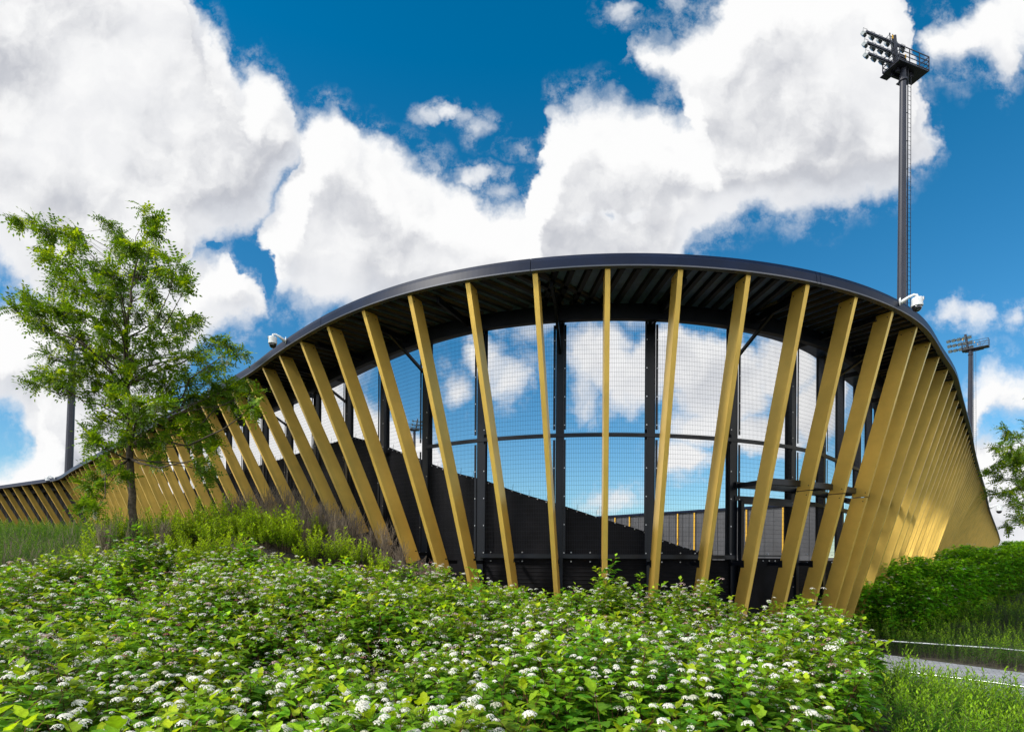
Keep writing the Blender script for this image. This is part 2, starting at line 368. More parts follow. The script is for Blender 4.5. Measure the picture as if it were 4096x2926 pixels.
def dense(P, step=.1, sig=.9):
    Q = np.vstack([2 * P[0] - P[1], P, 2 * P[-1] - P[-2]]); out = []
    for i in range(1, len(Q) - 2):
        p0, p1, p2, p3 = Q[i - 1:i + 3]; n = max(2, int(np.linalg.norm(p2 - p1) / step)); t = np.linspace(0, 1, n, endpoint=False)[:, None]
        out.append(.5 * ((2 * p1) + (-p0 + p2) * t + (2 * p0 - 5 * p1 + 4 * p2 - p3) * t * t + (-p0 + 3 * p1 - 3 * p2 + p3) * t ** 3))
    C = np.vstack(out + [P[-1:]]); L = np.r_[0, np.cumsum(np.linalg.norm(np.diff(C, axis=0), axis=1))]
    s = np.arange(0, L[-1], step); C = np.c_[np.interp(s, L, C[:, 0]), np.interp(s, L, C[:, 1])]
    k = np.exp(-.5 * (np.arange(-40, 41) * step / sig) ** 2); k /= k.sum(); q = 40
    Cp = np.vstack([C[0] + (C[0] - C[1]) * np.arange(q, 0, -1)[:, None], C, C[-1] + (C[-1] - C[-2]) * np.arange(1, q + 1)[:, None]])
    return np.c_[np.convolve(Cp[:, 0], k, 'valid'), np.convolve(Cp[:, 1], k, 'valid')]
C = dense(PP); TT = np.gradient(C, axis=0); TT /= np.linalg.norm(TT, axis=1)[:, None]; NN = np.c_[-TT[:, 1], TT[:, 0]]
SS = np.arange(len(C)) * .1; SMAX = SS[-1]; SO = SS[np.argmin(((C - top(-60, 1960, 5.5)) ** 2).sum(1))]
def at(s):
    c = np.array([np.interp(s, SS, C[:, 0]), np.interp(s, SS, C[:, 1])]); t = np.array([np.interp(s, SS, TT[:, 0]), np.interp(s, SS, TT[:, 1])]); t /= np.linalg.norm(t)
    return c, t, np.array([-t[1], t[0]])
def s_of(p): return SS[np.argmin(((C - np.asarray(p)) ** 2).sum(1))]
def s_ray(xp, off, lo=None, hi=SMAX):
    lo = SO + 30 if lo is None else lo       # where the ray through a picture column meets the line set off inward
    u = (xp - CX) / F; best = None
    for s in np.arange(lo, hi, .02):
        c, t, n = at(s); p = c + n * off; e = abs(p[0] / p[1] - u)
        if best is None or e < best[0]: best = (e, s)
    return best[1]
S0 = s_of(top(2422, 1067))                 # the fin seen edge-on
ZT = EYE + 5.24; ZF = EYE + 5.5            # fin top, fascia top

hall = thing('stadium_building', (*at(S0)[0], 0), 'rounded stadium corner with flared gold fins hanging under a dark curved roof', 'stadium')
def kid(mb, name, smooth=False, bevel=0):
    o = mb.build(name, None, smooth, bevel); o.parent = hall; o.matrix_parent_inverse = hall.matrix_world.inverted()
    return o
bpy.context.view_layer.update()
hall_inv = None
def kid(mb, name, smooth=False, bevel=0):
    b = hall.location
    mb.v = [(v[0] - b[0], v[1] - b[1], v[2] - b[2]) for v in mb.v]
    return mb.build(name, hall, smooth, bevel)

# fascia panels
seams = [0.] + [s_of(top(x, y, 5.5)) for x, y in [(1290, 1275), (2119, 1025), (3271, 1072)]] + [SMAX]
seams = sorted(set([round(v, 2) for v in list(np.arange(.5, seams[1] - 3, 6.0)) + seams[1:4] + [s_of(top(2440, 1010, 5.5)) + 4] + list(np.arange(seams[3] + 6, SMAX, 6.0))]))
for a, b in zip(seams[:-1], seams[1:]):
    m = MB(); n = max(3, int((b - a) / .11)); path = []
    for s in np.linspace(a + .006, b - .006, n):
        c, t, nn = at(s); path.append(((c[0], c[1], 0), -nn))
    m.sweep(path, [(.00, ZF), (.055, ZF - .012), (.075, ZF - .075), (.083, ZF - .085), (.10, ZF - .235), (.02, ZF - .235), (-.02, ZF - .05), (-.25, ZF - .05), (-.25, ZF - .001)], 'fascia')
    m.sweep(path, [(.105, ZF - .238), (.105, ZF - .262), (.0, ZF - .262), (.0, ZF - .238)], 'lip')
    kid(m, 'fascia_panel', False)
# soffit deck with ribs
segs = [(0, s_of(top(2134, 1087)) + .3), (s_of(top(2134, 1087)) + .3, s_of(top(3243, 1130)) + .1), (s_of(top(3243, 1130)) + .1, SMAX)]
DEPTH = 2.35
for a, b in segs:
    m = MB(); n = int((b - a) / .4) + 2; path = []
    for s in np.linspace(a, b, n):
        c, t, nn = at(s); path.append(((c[0], c[1], 0), -nn))
    m.sweep(path, [(-.0, ZT + .075), (-.0, ZT + .055), (-DEPTH, ZT + .055), (-DEPTH, ZT + .075)], 'deck')
    # ribs run straight across each roof section, blacker than the deck as painted shade
    last = None; blk = None
    for s in np.arange(a, min(b, SO + 92), .02):
        c, t, nn = at(s)
        if blk is None or (s - blk) > (60 if SO + 45 < s < SO + 62 else 6): blk = s; _, _, dm = at(min(s + (b - a) / 2 if b - a < 9 else s + 3, SMAX)); dm = dm
        d = dm; tt = np.array([d[1], -d[0]]); k = math.floor(c @ tt / .30)
        if last is not None and k != last:
            L = 1.46 / max(.6, abs(d @ nn))
            p0 = c + nn * .03; p1 = c + d * L
            w0, w1 = .075, .045
            q = lambda p, w, z: (p[0] + tt[0] * w, p[1] + tt[1] * w, z)
            m.hexa([q(p0, -w1, ZT + .0), q(p0, w1, ZT), q(p1, w1, ZT), q(p1, -w1, ZT), q(p0, -w0, ZT + .053), q(p0, w0, ZT + .053), q(p1, w0, ZT + .053), q(p1, -w0, ZT + .053)], 'black')
        last = k
    kid(m, 'roof_deck')
# ring beams
def ring(name, off0, off1, z0, z1, a, b, m_='black', step=.35):
    m = MB(); path = []
    for s in np.linspace(a, b, max(2, int((b - a) / step))):
        c, t, nn = at(s); path.append(((c[0], c[1], 0), nn))
    m.sweep(path, [(off0, z0), (off1, z0), (off1, z1), (off0, z1)], m_)
    return kid(m, name)
ring('ring_beam', 1.50, 1.62, ZT - .27, ZT + .05, 0, SMAX)
INN = 2.12                                  # line of the posts and wire screen

# fins: r = inward lean per metre of drop
k1 = s_of((-31.6, 39.3)); kr = s_of((32, 38.6))
def lean(s): return np.interp(s, [0, k1 - 1.5, k1 + .6, k1 + 4, k1 + 12, SO + 46, SO + 50, SO + 90, kr - 14, kr - 1, kr + 3, kr + 12, kr + 26, SMAX], [.31, .33, .50, .34, .27, .26, .26, .26, .29, .36, .56, .46, .30, .27])
def twist(s): return np.interp(s, [0, SO + 46.1, SO + 47.7, SO + 49, SO + 50.3, SO + 51.5, SO + 52.7, SO + 54, SO + 57, SO + 60, SO + 66, SO + 68.8, SO + 78], [.48, .495, .46, .387, .28, .204, .15, .08, .03, .01, 0, -.12, -.40])
fs = [S0 + 1.33 * k for k in range(-60, 170)]
fs = [s for s in fs if k1 + 1.2 < s < SMAX - 1] + list(np.arange(k1 + .2, 1.5, -1.72))
def ztip(s): # absolute height of the lower end
    return np.interp(s, [0, k1, SO + 30, SO + 45, S0 - 10.6, S0 - 9.3, S0 - 8.0, S0 - 6.65, S0 - 5.3, S0 - 4.0, S0 - 2.6, S0 + 9, S0 + 13, S0 + 20, S0 + 40, SMAX], [2.9, 3.0, 2.9, 2.75, 2.64, 2.26, 1.94, 1.56, 1.28, .75, -.15, -.25, 0.15, .7, 1.4, 2])
def fin_geo(m, s):
    c, t, nn = at(s); r = lean(s); zb = ztip(s); w = .047; dp = .335
    def ring4(z):
        o = c + (nn * r + t * twist(s)) * (ZT - z)
        return [(*(o - t * w), z), (*(o + t * w), z), (*(o + t * w + nn * dp), z), (*(o - t * w + nn * dp), z)]
    k = round((s - S0) / 1.33); cuts = [(zb, ZT)]
    if k in (4, 5, 6): zc = EYE + 1.50 + .0 * k; cuts = [(zb, zc - .012), (zc + .012, ZT)]
    for z0, z1 in cuts:
        b = ring4(z0); a = ring4(z1)
        if z0 == zb:     # lower end cut square to the board
            e = np.array([0, 0, r * dp])
            b = [tuple(np.array(p) + (e if q > 1 else 0)) for q, p in enumerate(b)]
        m.hexa(b + a, 'gold')
    if abs(k) < 11:
        side = -1 if k > 0 else 1
        zz = [ZT - .10, zb + .14] + ([EYE + 1.60, EYE + 1.40] if k in (4, 5, 6) else [])
        for z in zz:
            for dd in ((.06, .27) if z > ZT - .2 else (.06,)):
                o = c + nn * (r * (ZT - z) + dd) + t * twist(s) * (ZT - z)
                p = Vector((*(o + side * t * (w + .001)), z)); q_ = Vector((*(o + side * t * (w + .007)), z))
                m.tube([p, q_], .013, 'boltdark', 6)
vis = sorted(fs, key=lambda s: abs(s - S0 - 8))
near = set(vis[:98]); rest = MB(); nrest = 0
for s in fs:
    if s in near:
        m = MB(); fin_geo(m, s); kid(m, 'fin', False, .0)
    else: fin_geo(rest, s); nrest += 1
if nrest: props(kid(rest, 'fin'), kind='stuff')

# posts
post_s = sorted([s_ray(x, INN) for x in (972, 1050, 1146, 1255, 1382, 1525, 1695, 1918, 2235, 2600, 2935, 3173, 3296)])
g0 = post_s[0]; g1 = post_s[-1]
all_posts = list(np.arange(g0 - 1.75 * 14, g0 - .5, 1.75)) + post_s + [g1 + 1.75 * k for k in range(1, 12)]
for s in all_posts:
    c, t, nn = at(s); p = c + nn * (INN + .09); ang = math.atan2(t[1], t[0]); zb = float(tz(*p)[0]) - .3
    m = MB(); h = ZT + .05 - zb; zc = (ZT + .05 + zb) / 2
    m.box((p[0], p[1], zc), (.015, .17, h), 'black', ang)
    for k in (-.09, .09): q = p + nn * k; m.box((q[0], q[1], zc), (.17, .014, h), 'black', ang)
    if s in post_s:
        for sd in (-1, 1):            # screen clamps with bolts
            for z0, z1 in ((EYE + 2.82, ZT - .12), (EYE + .02, EYE + 2.60)):
                q = p + t * sd * .115 - nn * .115; m.box((q[0], q[1], (z0 + z1) / 2), (.05, .01, z1 - z0), 'black', ang)
                for z in np.arange(z0 + .1, z1, .62):
                    a_ = q - nn * .006; m.tube([(a_[0], a_[1], z), (*(a_ - nn * .012), z)], .014, 'bolt', 6)
    kid(m, 'post')
# dark brackets holding the fins to the wall
for k in range(-10, 6):
    s = S0 + 1.33 * k; c, t, nn = at(s); rr_ = lean(s); m = MB()
    for z in (max(ztip(s) + .22, EYE - .1),):
        p = c + nn * (rr_ * (ZT - z) + .30) + t * twist(s) * (ZT - z); q = c + nn * (INN - .02) + t * twist(s) * (ZT - z)
        if (q - p) @ nn > .05: m.bar((*p, z), (*q, z), .05, .08, 'black'); m.box((*(p + nn * .02), z), (.10, .10, .16), 'black', math.atan2(t[1], t[0]))
    if m.v: kid(m, 'fin_bracket')
# rafters from posts to the roof edge
for s in all_posts:
    c, t, nn = at(s); a_ = c + nn * .3; b_ = c + nn * (INN + .05); m = MB()
    m.bar((*a_, ZT - .06), (*b_, ZT - .10), .06, .12, 'black')
    if s in post_s[::2]: m.bar((*(c + nn * 1.0), ZT - .1), (*b_, ZT - .75), .06, .06, 'black')
    kid(m, 'rafter')
# rails
ring('mid_rail', INN - .02, INN + .05, EYE + 2.665, EYE + 2.745, post_s[6], post_s[-1] + 4)
ring('base_rail', INN - .06, INN + .06, EYE + .0, EYE + .09, post_s[7], post_s[10])
for off, zz in ((INN - .02, EYE + 1.62), (1.25, EYE + 1.60)):
    ring('porch_beam', off - .05, off + .05, zz, zz + .13, post_s[10], post_s[-1] + 6)
ring('porch_beam', INN - .03, INN + .07, EYE + 1.34, EYE + 1.44, post_s[10], post_s[-1] + 4)
for s in (post_s[10] + .1, post_s[11], post_s[12], post_s[12] + 1.75):
    c, t, nn = at(s); m = MB(); m.bar((*(c + nn * 1.2), EYE + 1.66), (*(c + nn * INN), EYE + 1.66), .08, .1, 'black'); kid(m, 'porch_beam')
# wire screens and cloth
cl_px = [(700,1990),(912,1896),(1020,1868),(1165,1822),(1310,1773),(1405,1748),(1454,1757),(1534,1785),(1645,1819),(1719,1853),(1811,1883),(1910,1911),(2260,2021),(2410,2064),(2580,2118),(2640,2148),(2830,2205),(2850,2212)]
cl_s = []; cl_z = []
for x, y in cl_px:
    s = s_ray(x, INN + .12, SO + 20, SO + 75); c, t, nn = at(s); p = c + nn * (INN + .12)
    cl_s.append(s); cl_z.append(EYE + (YH - y) / F * p[1])
def wires(s0, s1, z0, z1, off=INN - .03, r=.0019):
    m = MB(); q = r
    for s in np.arange(s0, s1, .05):
        c, t, nn = at(s); p = c + nn * off
        a = [p - t * q, p + t * q, p + nn * q * 1.7]
        m.add([(*v, z0) for v in a] + [(*v, z1) for v in a], [(0, 1, 4, 3), (1, 2, 5, 4), (2, 0, 3, 5)], 'wire')
    n = max(2, int((s1 - s0) / .22)); P = [at(s) for s in np.linspace(s0, s1, n)]
    for z in np.arange(z0, z1 + .01, .1):
        vs = []
        for c, t, nn in P:
            p = c + nn * (off + .006); o = p + nn * q * 1.7
            vs += [(*p, z - q), (*p, z + q), (*o, z)]
        fc = []
        for k in range(n - 1):
            for e in range(3): fc.append((k * 3 + e, k * 3 + (e + 1) % 3, k * 3 + 3 + (e + 1) % 3, k * 3 + 3 + e))
        m.add(vs, fc, 'wire')
    return m
ip = all_posts.index(post_s[0])
for a, b in zip(all_posts[ip - 5:ip + 19], all_posts[ip - 4:ip + 20]):
    a_, b_ = a + .1, b - .1
    low = EYE + .1
    kid(wires(a_, b_, EYE + 2.76, ZT - .1), 'wire_screen')
    kid(wires(a_, b_, low, EYE + 2.65), 'wire_screen')
# black cloth behind the screen, top edge stepping down to the right
for a, b in zip(all_posts[:-9], all_posts[1:-8]):
    if a > cl_s[-1]: continue
    m = MB(); b2 = min(b, cl_s[-1]); vs = []; fc = []; n = 9; rows = 9
    for k, s in enumerate(np.linspace(a + .09, b2 - .0, n)):
        c, t, nn = at(s); zt = float(np.interp(s, cl_s, cl_z)); zt -= .03 * math.sin(math.pi * k / (n - 1)); zb = max(float(tz(*(c + nn * INN))[0]) - .3, -.6)
        for j in range(rows):
            p = c + nn * (INN + .14 + .025 * math.sin(s * 5 + j * 1.3)); vs.append((*p, zt + (zb - zt) * j / (rows - 1)))
    for k in range(n - 1):
        for j in range(rows - 1): q = k * rows + j; fc.append((q, q + 1, q + rows + 1, q + rows))
    m.add(vs, fc, 'cloth')
    for k in range(0, n):
        s = a + .09 + (b2 - a - .09) * (k + .5) / n; c, t, nn = at(s); zt = float(np.interp(s, cl_s, cl_z)) - .05
        p = c + nn * (INN + .10); m.tube([(*p, zt), (*(p - nn * .02), zt)], .016, 'bolt', 6)
        if k % 2: m.bar((*p, zt), (*(p + t * .02), zt + .16), .006, .006, 'black')
    kid(m, 'windscreen_cloth', True)
# low black boards with ribs under the base rail
for a, b in zip(all_posts[ip + 7:ip + 22], all_posts[ip + 8:ip + 23]):
    m = MB(); path = []
    for s in np.linspace(a + .09, b - .09, 5):
        c, t, nn = at(s); path.append(((c[0], c[1], 0), nn))
    m.sweep(path, [(INN + .07, -.7), (INN + .1, -.7), (INN + .1, EYE - .02), (INN + .07, EYE - .02)], 'cloth')
    for z in np.arange(-.3, EYE - .1, .085): m.sweep(path, [(INN + .058, z), (INN + .069, z), (INN + .069, z + .02)], 'cloth')
    for s in (a + .35, a + .9, a + 1.35):
        c, t, nn = at(s); p = c + nn * (INN + .05)
        for z in (EYE - .07, EYE + .13): m.tube([(*p, z), (*(p - nn * .02), z)], .015, 'bolt', 6)
    kid(m, 'base_board')
# gate in the bay right of the middle
a, b = post_s[10] + .12, post_s[11] - .10
pa = at(a)[0] + at(a)[2] * (INN - .12); pb = at(b)[0] + at(b)[2] * (INN - .12)
m = MB(); 
for p in (pa, pb): m.box((*p, (EYE + 1.33 - .5) / 2), (.09, .09, EYE + 1.33 + .5), 'black', math.atan2(pb[1] - pa[1], pb[0] - pa[0]))
m.bar((*pa, EYE + 1.30), (*pb, EYE + 1.30), .09, .09, 'black'); m.bar((*pa, EYE + .08), (*pb, EYE + .08), .03, .03, 'black')
gate = kid(m, 'gate')
m = MB(); d = (pb - pa) / np.linalg.norm(pb - pa); nn_ = np.array([-d[1], d[0]]); b0 = np.array(hall.location)
p0 = pa + d * .05 + nn_ * .02; p1 = pb - d * .05 + nn_ * .02
m.hexa([(*p0, -.5), (*p1, -.5), (*(p1 + nn_ * .01), -.5), (*(p0 + nn_ * .01), -.5), (*p0, EYE + .03), (*p1, EYE + .03), (*(p1 + nn_ * .01), EYE + .03), (*(p0 + nn_ * .01), EYE + .03)], 'cloth')
L = np.linalg.norm(p1 - p0)
for u in np.linspace(.06, L - .06, 9):
    q = p0 + d * u; m.tube([(*q, EYE - .03), (*(q - nn_ * .02), EYE - .03)], .014, 'bolt', 6)
for z in np.arange(-.2, EYE, .25):
    for u in (.03, L - .03): q = p0 + d * u; m.tube([(*q, z), (*(q - nn_ * .02), z)], .013, 'bolt', 6)
m.v = [(v[0] - b0[0], v[1] - b0[1], v[2] - b0[2]) for v in m.v]; m.build('gate_cloth', gate)
# dark ribbed wall behind the fins beyond the bend on the left
m = MB(); path = []
for s in np.linspace(0, g0 - 1.75 * 11, 60):
    c, t, nn = at(s); path.append(((c[0], c[1], 0), nn))
m.sweep(path, [(INN + .2, 1.5), (INN + .3, 1.5), (INN + .3, ZT + .05), (INN + .2, ZT + .05)], 'black')
for s in np.arange(0, k1 + 3, .16):
    c, t, nn = at(s); p = c + nn * (INN + .17); k = int(s / .16)
    m.box((*p, (1.5 + ZT) / 2), (.07, .06, ZT - 1.5), ('black', 'greywall', 'black', 'black', 'greywall')[(k * 7) % 5], math.atan2(t[1], t[0]))
kid(m, 'ribbed_wall')
# roof deck and screen on the long right wing: dark wall behind the overlapping fins
m = MB(); path = []
for s in np.linspace(g1 + 1.75 * 9, SMAX, 60):
    c, t, nn = at(s); path.append(((c[0], c[1], 0), nn))
m.sweep(path, [(INN + .2, -.5), (INN + .3, -.5), (INN + .3, ZT + .05), (INN + .2, ZT + .05)], 'black')
kid(m, 'ribbed_wall')
# metal edging along the slope foot on the left
m = MB(); pts = []
for x, y, D in [(1330, 2093, 14.6), (1368, 2100, 14.3), (1420, 2150, 14.0), (1500, 2195, 13.6), (1580, 2245, 13.1), (1650, 2280, 12.7)]: pts.append(px(x, y, D))
for p, q in zip(pts[:-1], pts[1:]): m.bar(p, q, .02, .05, 'rail')
kid(m, 'edging_strip')

# ------------------------------------------------------------------ security cameras
def sec_cam(P, out, label, size=1.):
    t = thing('security_camera', P, label, 'security camera', 'white dome cameras on the fascia'); o = Vector((*out, 0)).normalized()
    sd = Vector((-o.y, o.x, 0)); k = size
    m = MB(); m.box((0, 0, -.08 * k), (.10 * k, .02 * k, .17 * k), 'white', math.atan2(sd.y, sd.x)); 
    m.tube([o * .02 * k + Vector((0, 0, -.10 * k)), o * .16 * k + Vector((0, 0, .0)), o * .27 * k + Vector((0, 0, .045 * k)), o * .33 * k + Vector((0, 0, .03 * k)), o * .34 * k + Vector((0, 0, -.03 * k))], [.05 * k, .032 * k, .03 * k, .03 * k, .035 * k], 'white', 10)
    m.build('bracket', t, True)
    c = o * .34 * k
    m = MB(); m.lathe((c.x, c.y, -.03 * k), [(.05 * k, 0), (.105 * k, -.012 * k), (.112 * k, -.03 * k), (.112 * k, -.15 * k), (.118 * k, -.155 * k), (.118 * k, -.20 * k), (.10 * k, -.205 * k)], 'white', 24)
    m.box((c.x + o.x * .105 * k, c.y + o.y * .105 * k, -.075 * k), (.09 * k, .03 * k, .075 * k), 'white', math.atan2(sd.y, sd.x))
    hb = m.build('housing', t, False)
    m = MB(); m.box((c.x + o.x * .125 * k, c.y + o.y * .125 * k, -.075 * k), (.07 * k, .012 * k, .055 * k), 'glass', math.atan2(sd.y, sd.x)); m.build('lens', t)
    m = MB(); m.lathe((c.x, c.y, -.236 * k), [(.098 * k, 0)] + [(.098 * k * math.cos(a), -.02 * k - .10 * k * math.sin(a)) for a in np.linspace(0, 1.45, 8)], 'glass', 24); m.build('dome', t, True)
def fpos(s, dz=-.1): c, t, nn = at(s); p = c - nn * .105; return (p[0], p[1], ZF + dz), -nn
def rot2(v, a): return (v[0] * math.cos(a) - v[1] * math.sin(a), v[0] * math.sin(a) + v[1] * math.cos(a))
s_ = s_of(top(3603, 1180, 5.5)); P, o = fpos(s_, -.02); sec_cam(P, rot2(o, R(35)), 'white dome camera on the roof edge beside the tall near floodlight mast', .9)
s_ = s_of(top(1120, 1345, 5.5)); P, o = fpos(s_, -.02); sec_cam(P, rot2(o, R(-20)), 'white dome camera on the sloping roof edge right of the leafy tree', .88)
s_ = s_of(top(222, 1917, 5.5)); P, o = fpos(s_, -.02); sec_cam(P, rot2(o, R(-30)), 'small white dome camera at the bend of the roof edge on the far left', 1.2)
s_ = s_of(top(3955, 2010, 5.5)); P, o = fpos(s_, -.02); sec_cam(P, rot2(o, R(15)), 'distant white dome camera sticking out of the roof edge near the right tree', 2.2)

# ------------------------------------------------------------------ floodlight masts
def mast(X, Y, H, label, rz=0, rb=.43, rt=.20, bars=3, tilt=0., lamps=5, lad=1, bl=1., group='floodlight masts round the stadium', hs=1., face=1):
    t = thing('floodlight_mast', (X, Y, -.5), label, 'floodlight mast', group, rz); t.rotation_euler = (0, tilt, rz)
    m = MB(); m.tube([(0, 0, 0), (0, 0, H * .33), (0, 0, H * .33 + .01), (0, 0, H * .66), (0, 0, H)], [rb, rb + (rt - rb) * .33, rb + (rt - rb) * .33 - .012, rb + (rt - rb) * .66, rt], 'mast', 12)
    m.lathe((0, 0, H - .9), [(rt + .05, 0), (rt + .08, .03), (rt + .08, .14), (rt + .05, .17)], 'mast', 14); m.build('mast_pole', t, False)
    m = MB(); rl = (rb + rt) / 2
    lx = lambda z: rb + (rt - rb) * z / H + .10
    for dx in (0, .34):
        m.tube([(lx(0) + dx, -.1, .5), (lx(H) + dx, -.1, H - .1)], .022, 'mast', 5)
    for z in np.arange(1, H - .2, .32): m.tube([(lx(z), -.1, z), (lx(z) + .34, -.1, z)], .014, 'mast', 4)
    for z in np.arange(2, H, 2.0): m.bar((lx(z) - .15, -.05, z), (lx(z), -.1, z), .04, .04, 'mast')
    m.tube([(lx(0) - .04, -.16, .5), (lx(H) - .04, -.16, H)], .03, 'mast', 5)
    m.build('ladder', t)
    # platform; the lamp bars run along local x, the lamps hang on the side `face`
    m = MB(); px0, px1, py0, py1 = -.95 * hs, 1.95 * hs, -.45 * hs, .8 * hs; z = H + .05
    m.box(((px0 + px1) / 2, (py0 + py1) / 2, z), (px1 - px0, py1 - py0, .07), 'mast')
    m.box((-.5, .95 * hs, z - .02), (.7, .3, .05), 'mast'); m.box((1.2, .95 * hs, z - .02), (.8, .35, .05), 'mast'); m.box((.3, .1, z - .16), (1.6, .14, .24), 'mast'); m.box((.3, .5, z - .16), (1.6, .14, .24), 'mast')
    m.build('platform', t)
    m = MB(); hh = 1.0 * hs
    cs = [(px0, py0), (px1, py0), (px1, py1), (px0, py1)]
    for k in range(4):
        a, b = cs[k], cs[(k + 1) % 4]; n = 3 if k % 2 == 0 else 1
        for q in range(n):
            x = a[0] + (b[0] - a[0]) * q / n; y = a[1] + (b[1] - a[1]) * q / n; m.bar((x, y, z), (x, y, z + hh), .05, .05, 'mast')
        for h_ in (.08, .38, .68, 1.0): m.bar((*a, z + hh * h_), (*b, z + hh * h_), .035, .04 if h_ < 1 else .06, 'mast')
    m.bar((px1, py0, z + hh), (px1 - .9, py0, z), .035, .035, 'mast')
    m.build('guard_rail', t)
    m = MB(); s0 = Vector((-.25 * hs, .25, H)); s1 = Vector((-.60 * hs, .25, H + 2.35 * hs)); m.tube([s0, s1], .15 * hs, 'mast', 12); m.build('spine', t)
    for b in range(bars):
        c = s0.lerp(s1, .17 + .31 * b); a0 = Vector((-2.75 * hs * bl, 0, 0)); a1 = Vector((.95 * hs if face > 0 else .5, 0, 0))
        m = MB(); m.bar(c + a0, c + a1, .13, .13, 'mast'); m.bar(c + a0 * .9 + Vector((0, 0, -.12)), c + a1 * .9 + Vector((0, 0, -.12)), .04, .04, 'lamp'); arm = m.build('lamp_bar', t)
        for q in range(lamps):
            p = c + a0.lerp(a1, (q + .0) / (lamps - 1)) + Vector((0, .10 * face, 0)); k_ = .30 * hs * (1 if face > 0 else 1.25)
            dv = Vector((-.25, face * .78, -.62)).normalized()
            m = MB(); m.bar(p, p + dv * .16 * hs, k_ * 1.15, k_, 'lamp', (0, 0, 1))
            for f_ in (-.3, -.1, .1, .3): m.bar(p + Vector((f_ * k_, 0, 0)) - dv * .07, p + Vector((f_ * k_, 0, 0)), .02, k_ * .9, 'lamp')
            m.bar(p + dv * .162 * hs, p + dv * .175 * hs, k_ * 1.05, k_ * .9, 'lampglass')
            m.tube([p + Vector((-k_ * .6, 0, 0)), p + Vector((-k_ * .6, -.05, .26)), p + Vector((k_ * .6, -.05, .26)), p + Vector((k_ * .6, 0, 0))], .018, 'lamp', 5)
            m.build('floodlight', arm)
    m = MB()
    for x in (-1.25, -.95):
        m.bar((x + .35, .0, z), (x - .1, .0, z + 2.1), .045, .045, 'mast')
    for h_ in (.3, .7, 1.1, 1.5, 1.9): m.bar((-.92 - h_ * .2, 0, z + h_), (-.62 - h_ * .2, 0, z + h_), .03, .03, 'mast')
    m.bar((-1.7, 0, z + 1.6), (-1.25, 0, z + 2.1), .03, .03, 'mast')
    for x, y, zz in ((-1.05, .0, 1.9), (.5, .2, 1.15), (.9, .25, .7)): m.box((x, y, z + zz), (.09, .07, .24), 'yellow')
    m.build('service_frame', t)
    return t
mast(27.6, 40, 37.1, 'tall dark floodlight mast with railed platform, nearest one above the curved roof', R(19), .40, .20, lamps=6)
mast(76.4, 94, 37.4, 'distant floodlight mast with three rows of lamps, right of the roof corner', R(-46), .55, .27, lad=0, hs=1.2, face=-1, lamps=5, bl=.7)
mast(-55.6, 70, 26, 'floodlight mast rising behind the leafy tree on the left', R(160), .52, .36, tilt=R(-2.6), hs=.8)
mast(-26.2, 150, 36, 'tiny far floodlight mast seen through the wire screen', R(200), .5, .3, hs=1.3)
# lattice antenna far behind the screen
t = thing('antenna_mast', (28.2, 180, 0), 'thin lattice antenna seen through the wire screen beside the middle fin', 'antenna')
m = MB()
for x, y in ((-.5, -.5), (.5, -.5), (.5, .5), (-.5, .5)): m.bar((x, y, 0), (x * .7, y * .7, 18.4), .1, .1, 'rail')
for z in np.arange(1, 18, .8): m.bar((-.45, -.45, z), (.45, -.45, z + .7), .07, .07, 'rail'); m.bar((.45, -.45, z), (-.45, -.45, z + .7), .07, .07, 'rail')
m.build('lattice', t)
for z, x in ((16.5, -.9), (16.5, .9), (14.3, -.8), (14.3, .8)):
    m = MB(); m.box((x, -.6, z), (.35, .2, 1.7), 'white'); m.build('panel_antenna', t)

# ------------------------------------------------------------------ stand wall inside, seen through the screen
def inside_wall():
    p0 = np.array([(2290 - CX) / F * 54, 54]); p1 = np.array([(3260 - CX) / F * 38, 38]); z1 = EYE + 4.0 * .93
    t = thing('stand_wall', (*p0, 0), 'long grey clad wall with thin yellow strips behind the wire screen', 'wall')
    d = (p1 - p0); L = np.linalg.norm(d); d /= L; n = np.array([d[1], -d[0]])
    m = MB(); a = (0, 0); b = tuple(d * L); off = n * .2
    m.hexa([(0, 0, -.5), (b[0], b[1], -.5), (b[0] - off[0], b[1] - off[1], -.5), (-off[0], -off[1], -.5), (0, 0, z1), (b[0], b[1], z1), (b[0] - off[0], b[1] - off[1], z1), (-off[0], -off[1], z1)], 'greywall')
    for u in np.arange(.3, L, .6):
        q = d * u + n * .02; m.box((q[0], q[1], z1 / 2), (.05, .04, z1 - .1), 'greywall', math.atan2(d[1], d[0]))
    m.build('cladding', t)
    m = MB(); m.bar((0, 0, z1 + .08), (b[0], b[1], z1 + .08), .35, .15, 'fascia'); m.build('coping', t)
    for xp in (2462, 2520, 2712, 2779, 2847, 2987, 3133):
        u_ = (xp - CX) / F; A = np.array([[d[0], -u_], [d[1], -1]]); s = np.linalg.solve(A, -p0)[0]
        q = d * s + n * .08; m = MB(); m.box((q[0], q[1], z1 / 2 - .02), (.10, .09, z1 - .1), 'yellow', math.atan2(d[1], d[0])); m.build('yellow_strip', t)
inside_wall()

